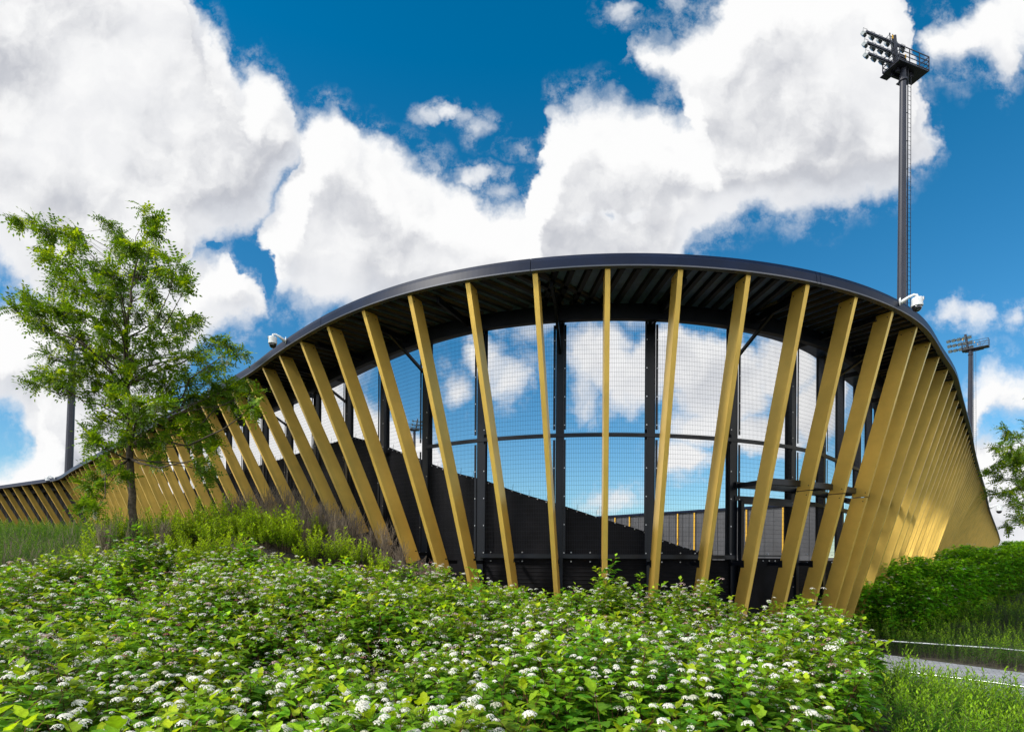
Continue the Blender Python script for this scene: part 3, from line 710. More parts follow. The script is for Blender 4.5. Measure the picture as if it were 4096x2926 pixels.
# ------------------------------------------------------------------ path and rails
def pave_mat():
    m = bpy.data.materials.new('grey_block_paving'); m.use_nodes = True; N = NG(m.node_tree); b = N.n['Principled BSDF']
    g = N.new('ShaderNodeNewGeometry'); mp = N.new('ShaderNodeMapping'); N.put(mp.inputs[0], g.outputs['Position']); mp.inputs['Rotation'].default_value = (0, 0, R(33))
    br = N.new('ShaderNodeTexBrick'); N.put(br.inputs[0], mp.outputs[0]); br.inputs['Scale'].default_value = 1
    br.inputs['Brick Width'].default_value = .21; br.inputs['Row Height'].default_value = .105; br.inputs['Mortar Size'].default_value = .007
    br.inputs['Color1'].default_value = (.30, .31, .34, 1); br.inputs['Color2'].default_value = (.40, .41, .44, 1); br.inputs['Mortar'].default_value = (.10, .10, .11, 1)
    n = N.noise(g.outputs['Position'], 3, 5).outputs[0]
    N.put(b.inputs['Base Color'], N.mix(1., br.outputs[0], N.mix(n, (.7, .7, .7, 1), (1.2, 1.2, 1.2, 1)), 'MULTIPLY')); b.inputs['Roughness'].default_value = .6
    bp = N.new('ShaderNodeBump'); bp.inputs['Strength'].default_value = .4; bp.inputs['Distance'].default_value = .01; N.put(bp.inputs['Height'], br.outputs['Fac']); bp.invert = True; N.put(b.inputs['Normal'], bp.outputs[0])
    return m
M['pave'] = pave_mat()
nearL = [(4.4, 17.5), (5.6, 14.6), (7.2, 11.3), (8.4, 9.1), (10.2, 6.6), (14, 3)]
farL = [(7.0, 17.5), (7.9, 15.3), (9.0, 13.3), (10.35, 11.3), (12.3, 9.2), (16.5, 5.5)]
def lerp_line(L, n):
    L = np.array(L, float); d = np.r_[0, np.cumsum(np.linalg.norm(np.diff(L, axis=0), axis=1))]; u = np.linspace(0, d[-1], n); return np.c_[np.interp(u, d, L[:, 0]), np.interp(u, d, L[:, 1])]
A = lerp_line(nearL, 40); B = lerp_line(farL, 40)
ZP = -.55
m = MB(); n = 40
m.add([(*p, ZP) for p in A] + [(*p, ZP) for p in B] + [(*p, ZP - .3) for p in A] + [(*p, ZP - .3) for p in B],
      [(k, k + 1, n + k + 1, n + k) for k in range(n - 1)] + [(k, 2 * n + k, 2 * n + k + 1, k + 1) for k in range(n - 1)] + [(n + k + 1, 3 * n + k + 1, 3 * n + k, n + k) for k in range(n - 1)], 'pave')
props(m.build('path'), kind='structure')
for L_, lab in (([(7.2, 16.0, 0), (9.25, 13.85, 0), (11.1, 12.75, 0), (11.9, 11.9, -.02), (14.5, 9.5, -.03)], 'long low galvanised tube rail on the far side of the paved path'),
                ([(6.2, 11.2, -.02), (7.0, 10.05, 0), (7.9, 9.15, 0), (9.2, 7.6, -.02), (10.5, 6.2, 0)], 'low galvanised tube rail half hidden in weeds on the near side of the path')):
    t = thing('guard_rail', (*L_[0][:2], -.6), lab, 'rail', 'low tube rails along the path'); o = np.array([*L_[0][:2], -.6])
    m = MB(); pts = [np.array([x, y, -.285 + z]) - o for x, y, z in L_]; m.tube(pts, .024, 'rail', 10); m.build('tube', t, True)
    for p in pts[3:4]:
        m = MB(); m.tube([p + (-.12, .1, 0), p + (.12, -.1, 0)], .036, 'rail', 10); m.tube([p, (p[0], p[1], .02)], .02, 'rail', 8); m.build('post', t, True)

# ------------------------------------------------------------------ plant templates (numpy)
class TP:
    """plant template of triangles with a colour per vertex"""
    def __init__(s): s.v = []; s.t = []; s.m = []; s.c = []; s.n = 0
    def add(s, v, t, m, c):
        v = np.asarray(v, float); t = np.asarray(t, int); c = np.asarray(c, float)
        if c.ndim == 1: c = np.tile(c, (len(v), 1))
        s.v.append(v); s.t.append(t + s.n); s.m.append(np.full(len(t), m)); s.c.append(c); s.n += len(v)
    def fin(s):
        s.v = np.vstack(s.v); s.t = np.vstack(s.t); s.m = np.concatenate(s.m); s.c = np.vstack(s.c); return s
def frame(d, up=(0, 0, 1)):
    d = np.asarray(d, float); d = d / np.linalg.norm(d); x = np.cross(d, up); 
    if np.linalg.norm(x) < 1e-3: x = np.array([1., 0, 0])
    x /= np.linalg.norm(x); return d, x, np.cross(x, d)
def stick(tp, a, b, r0, r1, m, c):
    d, x, y = frame(np.subtract(b, a)); vs = []
    for p, r in ((a, r0), (b, r1)):
        for k in range(3):
            q = 2.094 * k; vs.append(np.asarray(p) + (x * math.cos(q) + y * math.sin(q)) * r)
    tp.add(vs, [(0, 1, 4), (0, 4, 3), (1, 2, 5), (1, 5, 4), (2, 0, 3), (2, 3, 5)], m, c)
def lobed_leaf(tp, p, d, L, m, c, fold=.22, droop=.25, wide=.75):
    d, x, y = frame(d); W_ = L * wide / 2
    P = [(0, 0), (.22, -.75), (.50, -1.0), (.58, -.62), (.80, -.55), (1.0, 0), (.80, .55), (.58, .62), (.50, 1.0), (.22, .75), (.5, 0)]
    vs = []
    for a, b in P:
        z = abs(b) * W_ * fold - droop * L * a * a
        vs.append(np.asarray(p) + d * a * L + x * b * W_ + y * z)
    cc = np.tile(np.asarray(c, float), (len(P), 1)); cc[10] *= 1.15
    tp.add(vs, [(10, 0, 1), (10, 1, 2), (10, 2, 3), (10, 3, 4), (10, 4, 5), (10, 5, 6), (10, 6, 7), (10, 7, 8), (10, 8, 9), (10, 9, 0)], m, cc)
def simple_leaf(tp, p, d, L, W_, m, c, fold=.2, droop=.25, up=(0, 0, 1)):
    d, x, y = frame(d, up); p = np.asarray(p)
    vs = [p, p + d * .45 * L - x * W_ / 2 + y * (fold * W_ - droop * L * .2), p + d * .45 * L + x * W_ / 2 + y * (fold * W_ - droop * L * .2), p + d * L - y * droop * L, p + d * .5 * L - y * droop * L * .25]
    tp.add(vs, [(0, 1, 4), (0, 4, 2), (1, 3, 4), (4, 3, 2)], m, c)
def corymb(tp, p, r, m, c, n=26, ms=2):
    p = np.asarray(p, float)
    stick(tp, p - (0, 0, r * 1.1), p, .0015, .0012, ms, (.12, .16, .04))
    ga = 2.39996
    for k in range(n):
        f = (k + .5) / n; rr_ = r * math.sqrt(f); a = ga * k
        z = r * .85 * math.sqrt(max(0, 1 - .92 * f)); q = p + (rr_ * math.cos(a), rr_ * math.sin(a), z - r * .25)
        nrm = np.array([rr_ * math.cos(a) * 1.1, rr_ * math.sin(a) * 1.1, z + .2 * r]) + rng.normal(0, .25 * r, 3); nrm /= np.linalg.norm(nrm)
        _, x, y = frame(nrm, (.3, .5, .1)); s = r * .235 * rng.uniform(.8, 1.2); ro = rng.uniform(0, 3)
        x, y = x * math.cos(ro) + y * math.sin(ro), -x * math.sin(ro) + y * math.cos(ro)
        col = np.asarray(c) * rng.uniform(.8, 1.08)
        vs = [q + nrm * s * .45, q + x * s, q + y * s, q - x * s, q - y * s]
        tp.add(vs, [(0, 1, 2), (0, 2, 3), (0, 3, 4), (0, 4, 1)], m, col)
def scatter(tps, which, pos, rz, sc, tilt=None, tintm=None):
    """copies of templates merged in arrays"""
    VV = []; TTs = []; MM = []; CC = []; base = 0
    for k, tp in enumerate(tps):
        idx = np.nonzero(which == k)[0]
        if not len(idx): continue
        c, s = np.cos(rz[idx]), np.sin(rz[idx]); v = tp.v[None] * sc[idx, None, None]
        x = v[..., 0] * c[:, None] - v[..., 1] * s[:, None]; y = v[..., 0] * s[:, None] + v[..., 1] * c[:, None]; z = v[..., 2]
        if tilt is not None:
            x = x + z * tilt[idx, 0, None]; y = y + z * tilt[idx, 1, None]
        v = np.stack([x, y, z], -1) + pos[idx, None, :]
        n = len(idx); nv = len(tp.v)
        VV.append(v.reshape(-1, 3)); TTs.append((tp.t[None] + (np.arange(n) * nv)[:, None, None] + base).reshape(-1, 3)); MM.append(np.tile(tp.m, n))
        cc = np.tile(tp.c[None], (n, 1, 1))
        if tintm is not None:
            leafv = np.zeros(nv, bool); leafv[tp.t[tp.m == 0].ravel()] = True
            mul = np.where(leafv[None, :, None], tintm[idx][:, None, :], 1.); cc = cc * mul
        CC.append(cc.reshape(-1, 3)); base += n * nv
    return np.vstack(VV), np.vstack(TTs), np.concatenate(MM), np.vstack(CC)

GREEN = np.array([.080, .225, .012]); YG = np.array([.40, .56, .016]); RED = np.array([.09, .035, .02])
def shrub_shoot(flower, detail, seed, lf=1., young=.35):
    g = np.random.default_rng(seed); tp = TP(); H = .46; bend = g.uniform(-.12, .12, 2)
    P = lambda u: np.array([bend[0] * u * u * 1.2, bend[1] * u * u * 1.2, -H + u * (H + .05)])
    cs = [P(0), P(.35), P(.7), P(1.)]
    for a, b, r in zip(cs[:-1], cs[1:], (.0042, .0034, .0022)): stick(tp, a, b, r, r * .75, 2, RED * g.uniform(.7, 1.4))
    n = 17 if detail else 13
    for k in range(n):
        u = .12 + .88 * (k + .5) / n; a = 2.4 * k + g.uniform(-.4, .4); yo = max(0, (u - .72) / .28)
        el = .1 + .9 * yo + g.uniform(-.35, .3); d = np.array([math.cos(a) * math.cos(el), math.sin(a) * math.cos(el), math.sin(el)])
        L = lf * (.104 - .042 * yo) * g.uniform(.75, 1.2); c = GREEN * (1 - yo * young * 1.6) + YG * yo * young * 1.9; c = c * g.uniform(.75, 1.3)
        base = P(u); pt = base + d * (.012 + .02 * (1 - yo))
        if detail: lobed_leaf(tp, pt, d, L, 0, c, droop=g.uniform(.05, .4))
        else: simple_leaf(tp, pt, d, L * 1.05, L * .75, 0, c, droop=g.uniform(.05, .35))
    for j in range(g.integers(2, 5)):        # side twigs
        u = g.uniform(.35, .85); a = g.uniform(0, 6.28); base = P(u); el = g.uniform(.65, 1.2)
        d = np.array([math.cos(a) * math.cos(el), math.sin(a) * math.cos(el), math.sin(el)]); Lt = g.uniform(.10, .19); tip = base + d * Lt
        stick(tp, base, tip, .0022, .0014, 2, RED * g.uniform(.8, 1.6))
        for q in range(5):
            b = g.uniform(0, 6.28); e = g.uniform(-.2, .5); dd = np.array([math.cos(b) * math.cos(e), math.sin(b) * math.cos(e), math.sin(e)]); L = lf * g.uniform(.05, .078); c = (GREEN * .8 + YG * .2) * g.uniform(.8, 1.35)
            pt = base + d * Lt * g.uniform(.35, .95)
            if detail: lobed_leaf(tp, pt, dd, L, 0, c)
            else: simple_leaf(tp, pt, dd, L, L * .7, 0, c)
        if flower and g.random() < flower:
            pink = g.random(); col = (.95, .91, .82) if pink < .66 else ((.62, .62, .45) if pink < .82 else ((.66, .46, .44) if pink < .95 else (.38, .14, .14)))
            corymb(tp, tip + (0, 0, .04), g.choice([.013, .017, .021, .026, .029]) * (1 if detail else 1.55), 1, col, 22 if detail else 12)
    if flower and g.random() < flower * .6:
        corymb(tp, P(1.) + (0, 0, .02), g.uniform(.022, .032) * (1 if detail else 1.45), 1, (.95, .91, .82), 28 if detail else 14)
    return tp.fin()
def in_poly(x, y, poly):
    poly = np.array(poly); r = np.zeros(len(x), bool); j = len(poly) - 1
    for i in range(len(poly)):
        a, b = poly[i], poly[j]
        cnd = ((a[1] > y) != (b[1] > y)) & (x < (b[0] - a[0]) * (y - a[1]) / (b[1] - a[1] + 1e-12) + a[0]); r ^= cnd; j = i
    return r
def jitter_grid(poly, sp):
    P = np.array(poly); x0, y0 = P.min(0); x1, y1 = P.max(0)
    X, Y = np.meshgrid(np.arange(x0, x1, sp), np.arange(y0, y1, sp)); X = X.ravel() + rng.uniform(-.5, .5, X.size) * sp; Y = Y.ravel() + rng.uniform(-.5, .5, Y.size) * sp
    k = in_poly(X, Y, poly); return X[k], Y[k]
def domes(x, y, cell, seed):   # rounded crowns, one to a cell
    g = np.random.default_rng(seed); out = np.zeros(len(x)); ci = np.floor(x / cell).astype(int); cj = np.floor(y / cell).astype(int)
    best = np.full(len(x), 9.); hb = np.zeros(len(x))
    def h(a, b, k): v = np.sin(a * 127.1 + b * 311.7 + k * 74.7 + seed) * 43758.5453; return v - np.floor(v)
    for di in (-1, 0, 1):
        for dj in (-1, 0, 1):
            cxs = (ci + di + .2 + .6 * h(ci + di, cj + dj, 1)) * cell; cys = (cj + dj + .2 + .6 * h(ci + di, cj + dj, 2)) * cell
            d = np.hypot(x - cxs, y - cys) / cell; m_ = d < best; best = np.where(m_, d, best); hb = np.where(m_, h(ci + di, cj + dj, 3), hb)
    return best, hb

def dry_shrub(seed, n=70, H=.7, ms=0):
    g = np.random.default_rng(seed); T2 = TP()
    for k in range(n):
        a = g.uniform(0, 6.28); r = g.random() * .28; base = np.array([g.normal(0, .07), g.normal(0, .07), -.05]); tip = np.array([r * math.cos(a), r * math.sin(a), H * g.uniform(.5, 1.05)]); mid = (base + tip) / 2 + g.normal(0, .03, 3)
        c = np.array([.27, .21, .155]) * g.uniform(.5, 1.3)
        stick(T2, base, mid, .0045, .0035, ms, c); stick(T2, mid, tip, .0035, .002, ms, c)
        for q in range(3):
            p = mid + (tip - mid) * g.uniform(0, .9); stick(T2, p, p + g.normal(0, .05, 3) + (0, 0, .1), .0024, .0014, ms, c)
    return T2.fin()
# foreground bed of white flowering shrubs
BED = [(-3.4, 1.9), (1.35, 1.9), (2.0, 3.2), (3.4, 5.3), (4.75, 7.3), (4.8, 8.3), (3.4, 9.7), (1.5, 10.2), (-1, 10.6), (-2.2, 11.2), (-4, 11.4), (-6.2, 11.3), (-7.6, 10.9), (-8.0, 9.8), (-9.4, 9.3), (-9.4, 8.2)]
bx, by = jitter_grid(BED, .136)
bd, bh = domes(bx, by, 1.15, 3)
topz = .88 + .40 * (bh - .5) - .62 * np.clip(bd, 0, 1) ** 1.7 + .04 + rng.normal(0, .075, len(bx))
for X_, Y_, h_, w_ in [(1.52, 9.3, .34, .28), (3.25, 9.2, .34, .22), (2.45, 9.4, .26, .25), (4.35, 8.2, .30, .22), (4.75, 8.0, .22, .3), (0.1, 9.6, .25, .3), (-1.2, 10.2, .22, .3), (-.4, 10.1, .2, .25), (-6.3, 9.9, .22, .3), (-2.6, 10.6, .1, .4), (-3.6, 7.0, .12, .5), (1.9, 9.4, .14, .2)]:
    topz = topz + h_ * np.exp(-((bx - X_) ** 2 + (by - Y_) ** 2) / (2 * w_ ** 2))
edge_r = np.clip((bx - np.interp(by, [1.9, 3.2, 5.3, 7.3, 8.3], [1.35, 2.0, 3.4, 4.75, 4.8])) * -1, 0, .6)
topz = topz - .30 * (1 - edge_r / .6) ** 2 * (by < 8.3)
patch = np.sin(bx * 1.9 + 1.3) * np.sin(by * 1.7 - .4) * .5 + .5 * np.sin(bx * .9 - by * 1.3)
tp_near = [shrub_shoot(.75, True, 10 + k, 1.) for k in range(5)] + [shrub_shoot(0, True, 30 + k, 1.0, .34) for k in range(3)]
tp_far = [shrub_shoot(.95, False, 50 + k, 1.) for k in range(6)] + [shrub_shoot(0, False, 70 + k, 1.2, .45) for k in range(3)]
tps = tp_near + tp_far
dist = np.hypot(bx, by); fl = rng.random(len(bx)) < (.70 - .14 * patch); topz = topz + np.where(fl, 0, rng.uniform(-.02, .13, len(bx))) + np.where(rng.random(len(bx)) < .08, rng.uniform(.08, .24, len(bx)), 0) + .07 * patch
which = np.where(dist < 5.2, np.where(fl, rng.integers(0, 5, len(bx)), rng.integers(5, 8, len(bx))), np.where(fl, rng.integers(8, 14, len(bx)), rng.integers(14, 17, len(bx))))
tilt = rng.normal(0, .16, (len(bx), 2)) + np.array([-.05, 0])
dx_ = rng.uniform(.8, 1.25, (len(bx), 1)) * np.array([1, 1, 1.]) * (1 + .18 * patch[:, None]); dx_[:, 0] *= rng.uniform(.8, 1.35, len(bx))
V, T, MI, TI = scatter(tps, which, np.c_[bx, by, tz(bx, by) + topz], rng.uniform(0, 6.28, len(bx)), rng.uniform(.85, 1.25, len(bx)), tilt, dx_)
o = npmesh('flowering_shrub_bed', V, T, MI, TI, ['leaf', 'petal', 'stem'])
props(o, 'wide bed of green shrubs covered in small white flower heads filling the foreground', 'shrubs', kind='stuff')

# a few tall dry canes rising from the bed
# narrow-leaved weeds
def weed(seed, H=.62, n=30, lw=.011, ll=.062, yel=.6):
    g = np.random.default_rng(seed); tp = TP(); b = g.uniform(-.1, .1, 2); P = lambda u: np.array([b[0] * u * u, b[1] * u * u, u * H])
    for a in range(3): stick(tp, P(a / 3), P((a + 1) / 3), .004 - .001 * a, .003 - .0008 * a, 2, np.array([.10, .12, .04]))
    for k in range(n):
        u = .18 + .82 * (k + .5) / n; a = 2.4 * k; yo = max(0, (u - .65) / .35); el = .35 + .7 * yo + g.uniform(-.25, .25)
        d = np.array([math.cos(a) * math.cos(el), math.sin(a) * math.cos(el), math.sin(el)]); L = ll * (1 - .5 * yo) * g.uniform(.8, 1.2)
        c = (np.array([.065, .165, .012]) * (1 - yo * yel) + np.array([.36, .46, .02]) * yo * yel) * g.uniform(.8, 1.25)
        simple_leaf(tp, P(u), d, L, lw * (1.2 - .4 * yo), 0, c, .1, .2 * (1 - yo))
    return tp.fin()
wt = [weed(100 + k, lw=.016, ll=.07, yel=.8) for k in range(5)]; wt2 = [weed(120 + k, .5, 26, .018, .07, .45) for k in range(4)]
def weed_field(name, poly, sp, tps, label, cat, hs, hole=None, tint=(1, 1, 1), zoff=0):
    x, y = jitter_grid(poly, sp)
    if hole is not None: k = ~in_poly(x, y, hole); x, y = x[k], y[k]
    n = len(x); bd, bh = domes(x, y, .8, 5)
    if name == 'weed_bed':      # shorter beside the path
        dn = np.min(np.hypot(x[:, None] - A[None, :, 0], y[:, None] - A[None, :, 1]), axis=1); hs = hs * np.clip(.42 + .24 * dn, 0, 1)
    sc = rng.uniform(.75, 1.2, n) * hs * (1.05 + .35 * (bh - .5) - .25 * bd)
    V, T, MI, TI = scatter(tps, rng.integers(0, len(tps), n), np.c_[x, y, tz(x, y) - .03 + zoff], rng.uniform(0, 6.28, n), sc, rng.normal(0, .12, (n, 2)), rng.uniform(.75, 1.25, (n, 1)) * np.array(tint))
    o = npmesh(name, V, T, MI, TI, ['leaf', 'petal', 'stem']); props(o, label, cat, kind='stuff'); return o
pathpoly = [tuple(p) for p in A] + [tuple(p) for p in B[::-1]]
weed_field('weed_bed', [(1.55, 1.8), (2.2, 3.2), (3.5, 5.2), (5.0, 7.3), (5.3, 9.0), (5.6, 11.0), (6.1, 12), (7.0, 11.2), (8.2, 9.1), (9.9, 6.5), (7, 3.5), (4, 1.8)], .088, wt, 'dense bright yellow-green weeds in the lower right corner', 'weeds', 1.05, pathpoly, (.95, 1.2, .8))
weed_field('weed_slope', [(7.2, 17.2), (8.1, 15.4), (9.3, 13.5), (10.7, 11.6), (12.6, 9.6), (17, 7.5), (24, 14), (23, 21), (17.5, 20.2), (13.6, 18.5), (11, 16.6), (9.2, 18.5), (7, 18.5)], .15, wt2, 'dark green narrow-leaved plants covering the slope behind the path rail', 'plants', 1.15, pathpoly, (1.1, 1.2, .9))
# hedge at the top of the slope
HEDGE = [(10.4, 15.6), (12.4, 16.6), (14.5, 18.6), (17.5, 20.0), (22, 21.5), (30, 27), (40, 38), (36, 40), (19.2, 24.6), (13.6, 18.0), (11.3, 16.9)]
HEDGE = [(10.2, 15.6), (12.4, 16.4), (14.8, 18.2), (17.5, 19.6), (22, 21.5), (32, 29), (42, 40), (38, 42.5), (23.6, 26.8), (18.6, 21.8), (12.2, 15.2 + .9), (10.4, 16.4)]
HEDGE = [(9.6, 15.7), (11.2, 15.3), (13.2, 16.4), (15.2, 17.9), (17.5, 19.2), (22, 21.5), (32, 29), (42, 40), (38.5, 43.5), (24.5, 28.2), (17.0, 19.8 + .9), (11.6, 16.2 + .7), (10.2, 17)]
hx, hy = jitter_grid(HEDGE, .17); bd, bh = domes(hx, hy, 1.6, 9)
hz = np.interp(np.hypot(hx, hy), [18, 21, 26, 33, 60], [1.55, 1.72, 1.42, 1.2, 1.2]) + .35 * (bh - .5) - .4 * np.clip(bd, 0, 1) ** 2
reps = []
for lvl in (0, .3, .6, .95, 1.3): reps.append((lvl, 1.0 if lvl == 0 else .75))
HX = []; HZ = []
for lvl, pr in reps:
    k = rng.random(len(hx)) < pr; HX.append(np.c_[hx[k] + rng.normal(0, .1, k.sum()), hy[k] + rng.normal(0, .1, k.sum())]); HZ.append(hz[k] - lvl)
HX = np.vstack(HX); HZ = np.concatenate(HZ); n = len(HX)
tph = [shrub_shoot(.35, False, 90 + k, 1.25, .2) for k in range(3)] + [shrub_shoot(0, False, 95 + k, 1.35, .3) for k in range(4)]
V, T, MI, TI = scatter(tph, np.where((rng.random(n) < .34), rng.integers(0, 3, n), rng.integers(3, 7, n)), np.c_[HX, tz(HX[:, 0], HX[:, 1]) + HZ], rng.uniform(0, 6.28, n), rng.uniform(1., 1.4, n), rng.normal(0, .25, (n, 2)), rng.uniform(.9, 1.7, (n, 1)) * np.array([1.1, 1.2, .9]))
o = npmesh('hedge', V, T, MI, TI, ['leaf', 'petal', 'stem']); props(o, 'dark green hedge with scattered white flowers along the foot of the right wing', 'hedge', kind='stuff')
# feathery green and twiggy growth on the left slope
LS = [(-10.6, 8.6), (-9.6, 9.6), (-8.2, 10.6), (-7.6, 11.6), (-8.0, 13), (-8.8, 14.8), (-11, 16.5), (-14.5, 18.5), (-19, 20), (-16, 14)]
weed_field('feathery_growth', LS, .135, [weed(140 + k, .55 + .2 * k, 40, .018, .06, .3 + .15 * k) for k in range(3)] + [weed(147, .7, 40, .018, .06, .5), weed(148, .8, 40, .016, .055, .3)] + [dry_shrub(240, 4, .8, 2)], 'feathery mid-green growth with bare twigs on the bank at the left edge', 'plants', .95, None, (.75, .95, .95))
LS2 = [(-16, 17), (-11, 16.5), (-8.6, 15.2), (-8.2, 17.2), (-14, 23.5), (-24, 33), (-36, 41), (-42, 42), (-30, 30)]
weed_field('bank_growth', LS2, .28, [weed(150 + k, .78, 40, .022, .09, .35) for k in range(3)], 'green growth along the foot of the far left fins', 'plants', .95, None, (.9, 1., .9))

# ------------------------------------------------------------------ separate shrubs on the bank
def yg_shrub(seed, n=46):
    g = np.random.default_rng(seed); T1 = TP(); T2 = TP()
    for k in range(n):
        a = g.uniform(0, 6.28); r = math.sqrt(g.random()) * .42; h = (.45 + .5 * g.random()) * (1 - .45 * (r / .42) ** 2)
        base = np.array([r * .35 * math.cos(a), r * .35 * math.sin(a), 0]); tip = np.array([r * math.cos(a), r * math.sin(a), h])
        stick(T2, base, tip, .006, .003, 0, (.11, .08, .05))
        for q in range(24):
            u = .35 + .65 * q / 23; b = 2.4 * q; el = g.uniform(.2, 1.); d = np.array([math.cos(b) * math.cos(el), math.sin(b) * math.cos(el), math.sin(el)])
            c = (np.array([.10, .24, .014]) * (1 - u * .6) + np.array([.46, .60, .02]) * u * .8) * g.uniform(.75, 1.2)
            simple_leaf(T1, base + (tip - base) * u, d, g.uniform(.065, .10), .034, 0, c, .1, .1)
    return T1.fin(), T2.fin()
yproto = []
for k in range(3):
    a, b = yg_shrub(200 + k); me1 = npmesh('foliage', a.v, a.t, a.m, a.c, ['leaf']); me2 = npmesh('stems', b.v, b.t, b.m, b.c, ['stem']); yproto.append((me1.data, me2.data))
    bpy.data.objects.remove(me1); bpy.data.objects.remove(me2)
dproto = []
for k in range(3):
    b = dry_shrub(210 + k); q = npmesh('twigs', b.v, b.t, b.m, b.c, ['stem']); dproto.append(q.data); bpy.data.objects.remove(q)
YL = [(720, 2170, 14.3, 1.35, 'bright yellow-green bush just right of the tree trunk'), (790, 2165, 14.6, 1.4, 'tall yellow-green bush below the gold fins, second right of the tree trunk'),
 (500, 2170, 13.6, 1.2, 'yellow-green bush left of the tree trunk'), (600, 2170, 13.8, 1.1, 'small yellow-green bush close behind the tree trunk'), (900, 2160, 14.6, 1.25, 'yellow-green bush midway between the tree and the dry twigs'),
 (985, 2165, 14.4, 1.05, 'loose yellow-green bush left of the first dry twigs'), (1085, 2200, 13.6, 1.0, 'low yellow-green bush in front of the dry twigs, left one'), (1195, 2190, 14.0, 1.05, 'upright yellow-green bush on the brown crest beside the dry twigs'),
 (1130, 2290, 12.6, 1.15, 'broad yellow-green bush low on the bank above the white flowers'), (1250, 2290, 12.5, 1.1, 'yellow-green bush above the flowers, in the middle of the bank'), (1270, 2185, 13.6, .6, 'small dark green bush on bare soil at the top of the bank'),
 (1350, 2290, 12.5, 1.0, 'upright yellow-green bush below the low ends of the fins'), (1440, 2310, 12.4, .85, 'yellow-green bush left of the bare soil patch'), (1515, 2320, 12.3, .75, 'rightmost yellow-green bush on the bank, at the bare soil'), (860, 2260, 12.8, 1.2, 'green bush with yellow tips between the tree and the white flowers'), (1010, 2260, 12.8, 1.1, 'bush with yellow tips behind the white flowers, left part of the bank'),
 (330, 2170, 14.6, 1.2, 'light green bush at the foot of the fins left of the tree'),
 (440, 2200, 13.0, 1.35, 'large yellow-green bush left of the tree trunk, in front of the smaller one'), (375, 2210, 12.9, 1.1, 'leftmost yellow-green bush on the bank, at the edge of the feathery growth'), (655, 2190, 13.4, 1.35, 'large yellow-green bush touching the right side of the tree trunk')]
for x_, D_, s_ in ((700, 12.6, .95), (770, 12.3, .9), (850, 12.2, 1.0), (930, 12.1, .95), (1010, 12.0, 1.0), (1090, 12.1, .9), (1180, 12.1, .95), (1290, 12.0, .9), (1390, 11.9, .8), (1090, 12.9, 1.0), (960, 13.4, 1.0), (1060, 12.5, .9), (1150, 12.6, .85), (980, 12.6, .9), (1000, 13.1, .9)):
    YL.append((x_, 0, D_, s_, 'one of the crowded yellow-green bushes just above the white-flowering bed'))
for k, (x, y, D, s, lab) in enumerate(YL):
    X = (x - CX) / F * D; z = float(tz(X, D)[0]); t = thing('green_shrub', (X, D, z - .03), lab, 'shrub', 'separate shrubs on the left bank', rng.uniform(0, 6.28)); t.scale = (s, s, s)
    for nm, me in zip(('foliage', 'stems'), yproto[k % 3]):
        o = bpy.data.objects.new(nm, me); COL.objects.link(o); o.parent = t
DL = [(1010, 2100, 15.0, 1.), (1075, 2105, 14.9, 1.1), (1140, 2105, 14.8, 1.15), (1200, 2110, 14.6, 1.), (1275, 2120, 14.4, 1.), (1310, 2160, 13.9, .95), (1370, 2180, 13.8, .8), (1420, 2200, 13.6, 1.), (1480, 2220, 13.4, .8), (1545, 2240, 13.0, .95), (1600, 2290, 12.7, .7), (1350, 2230, 13.2, .9), (1220, 2230, 13.2, .9), (1690, 2310, 12.4, .8), (1740, 2330, 12.2, .7), (950, 2150, 14.6, 1.1), (1060, 2180, 13.9, 1.), (420, 2250, 12.6, .8), (330, 2260, 12., .8), (200, 2260, 11.8, .8), (80, 2260, 11.6, .8), (650, 2200, 13., .8), (1130, 2170, 14., .9)]
for k, (x, y, D, s) in enumerate(DL):
    X = (x - CX) / F * D; z = float(tz(X, D)[0])
    o = bpy.data.objects.new('dry_shrub', dproto[k % 3]); COL.objects.link(o); o.location = (X, D, z); o.rotation_euler = (0, 0, rng.uniform(0, 6.28)); s *= 1.3; o.scale = (s, s, s)
    props(o, 'leafless grey-brown tuft of thin twigs on the left bank', 'dry shrub', 'leafless twig tufts on the left bank')

# ------------------------------------------------------------------ trees
def comp_leaf(seed, npair=5, L=.23, ll=.068, lw=.034):
    g = np.random.default_rng(seed); tp = TP(); c0 = np.array([.105, .205, .008])
    R_ = lambda u: np.array([u * L, 0, .04 * u - .10 * u * u * 1.2])
    stick(tp, R_(0), R_(.5), .0012, .001, 0, (.10, .14, .03)); stick(tp, R_(.5), R_(1), .001, .0006, 0, (.10, .14, .03))
    for k in range(npair):
        u = .15 + .8 * k / npair
        for sd in (-1, 1):
            d = np.array([.35, sd, g.uniform(-.35, .15)]); simple_leaf(tp, R_(u), d, ll * g.uniform(.85, 1.1), lw, 0, c0 * g.uniform(.8, 1.25), .15, .1)
    simple_leaf(tp, R_(1), (1, 0, -.3), ll, lw, 0, c0, .1, .1)
    return tp.fin()
def raceme(seed):
    g = np.random.default_rng(seed); tp = TP()
    for k in range(26):
        z = -.16 * (k / 26); a = 2.4 * k; r = .022 * (1 - .5 * k / 26) + .006; q = np.array([r * math.cos(a), r * math.sin(a), z]); s = .010
        n = g.normal(0, 1, 3); n /= np.linalg.norm(n); _, x, y = frame(n)
        tp.add([q + x * s, q + y * s, q - x * s, q - y * s, q + n * s * .6], [(0, 1, 4), (1, 2, 4), (2, 3, 4), (3, 0, 4)], 1, (.78, .78, .66))
    return tp.fin()
CL = [comp_leaf(300 + k) for k in range(5)]; RC = [raceme(310 + k) for k in range(2)]
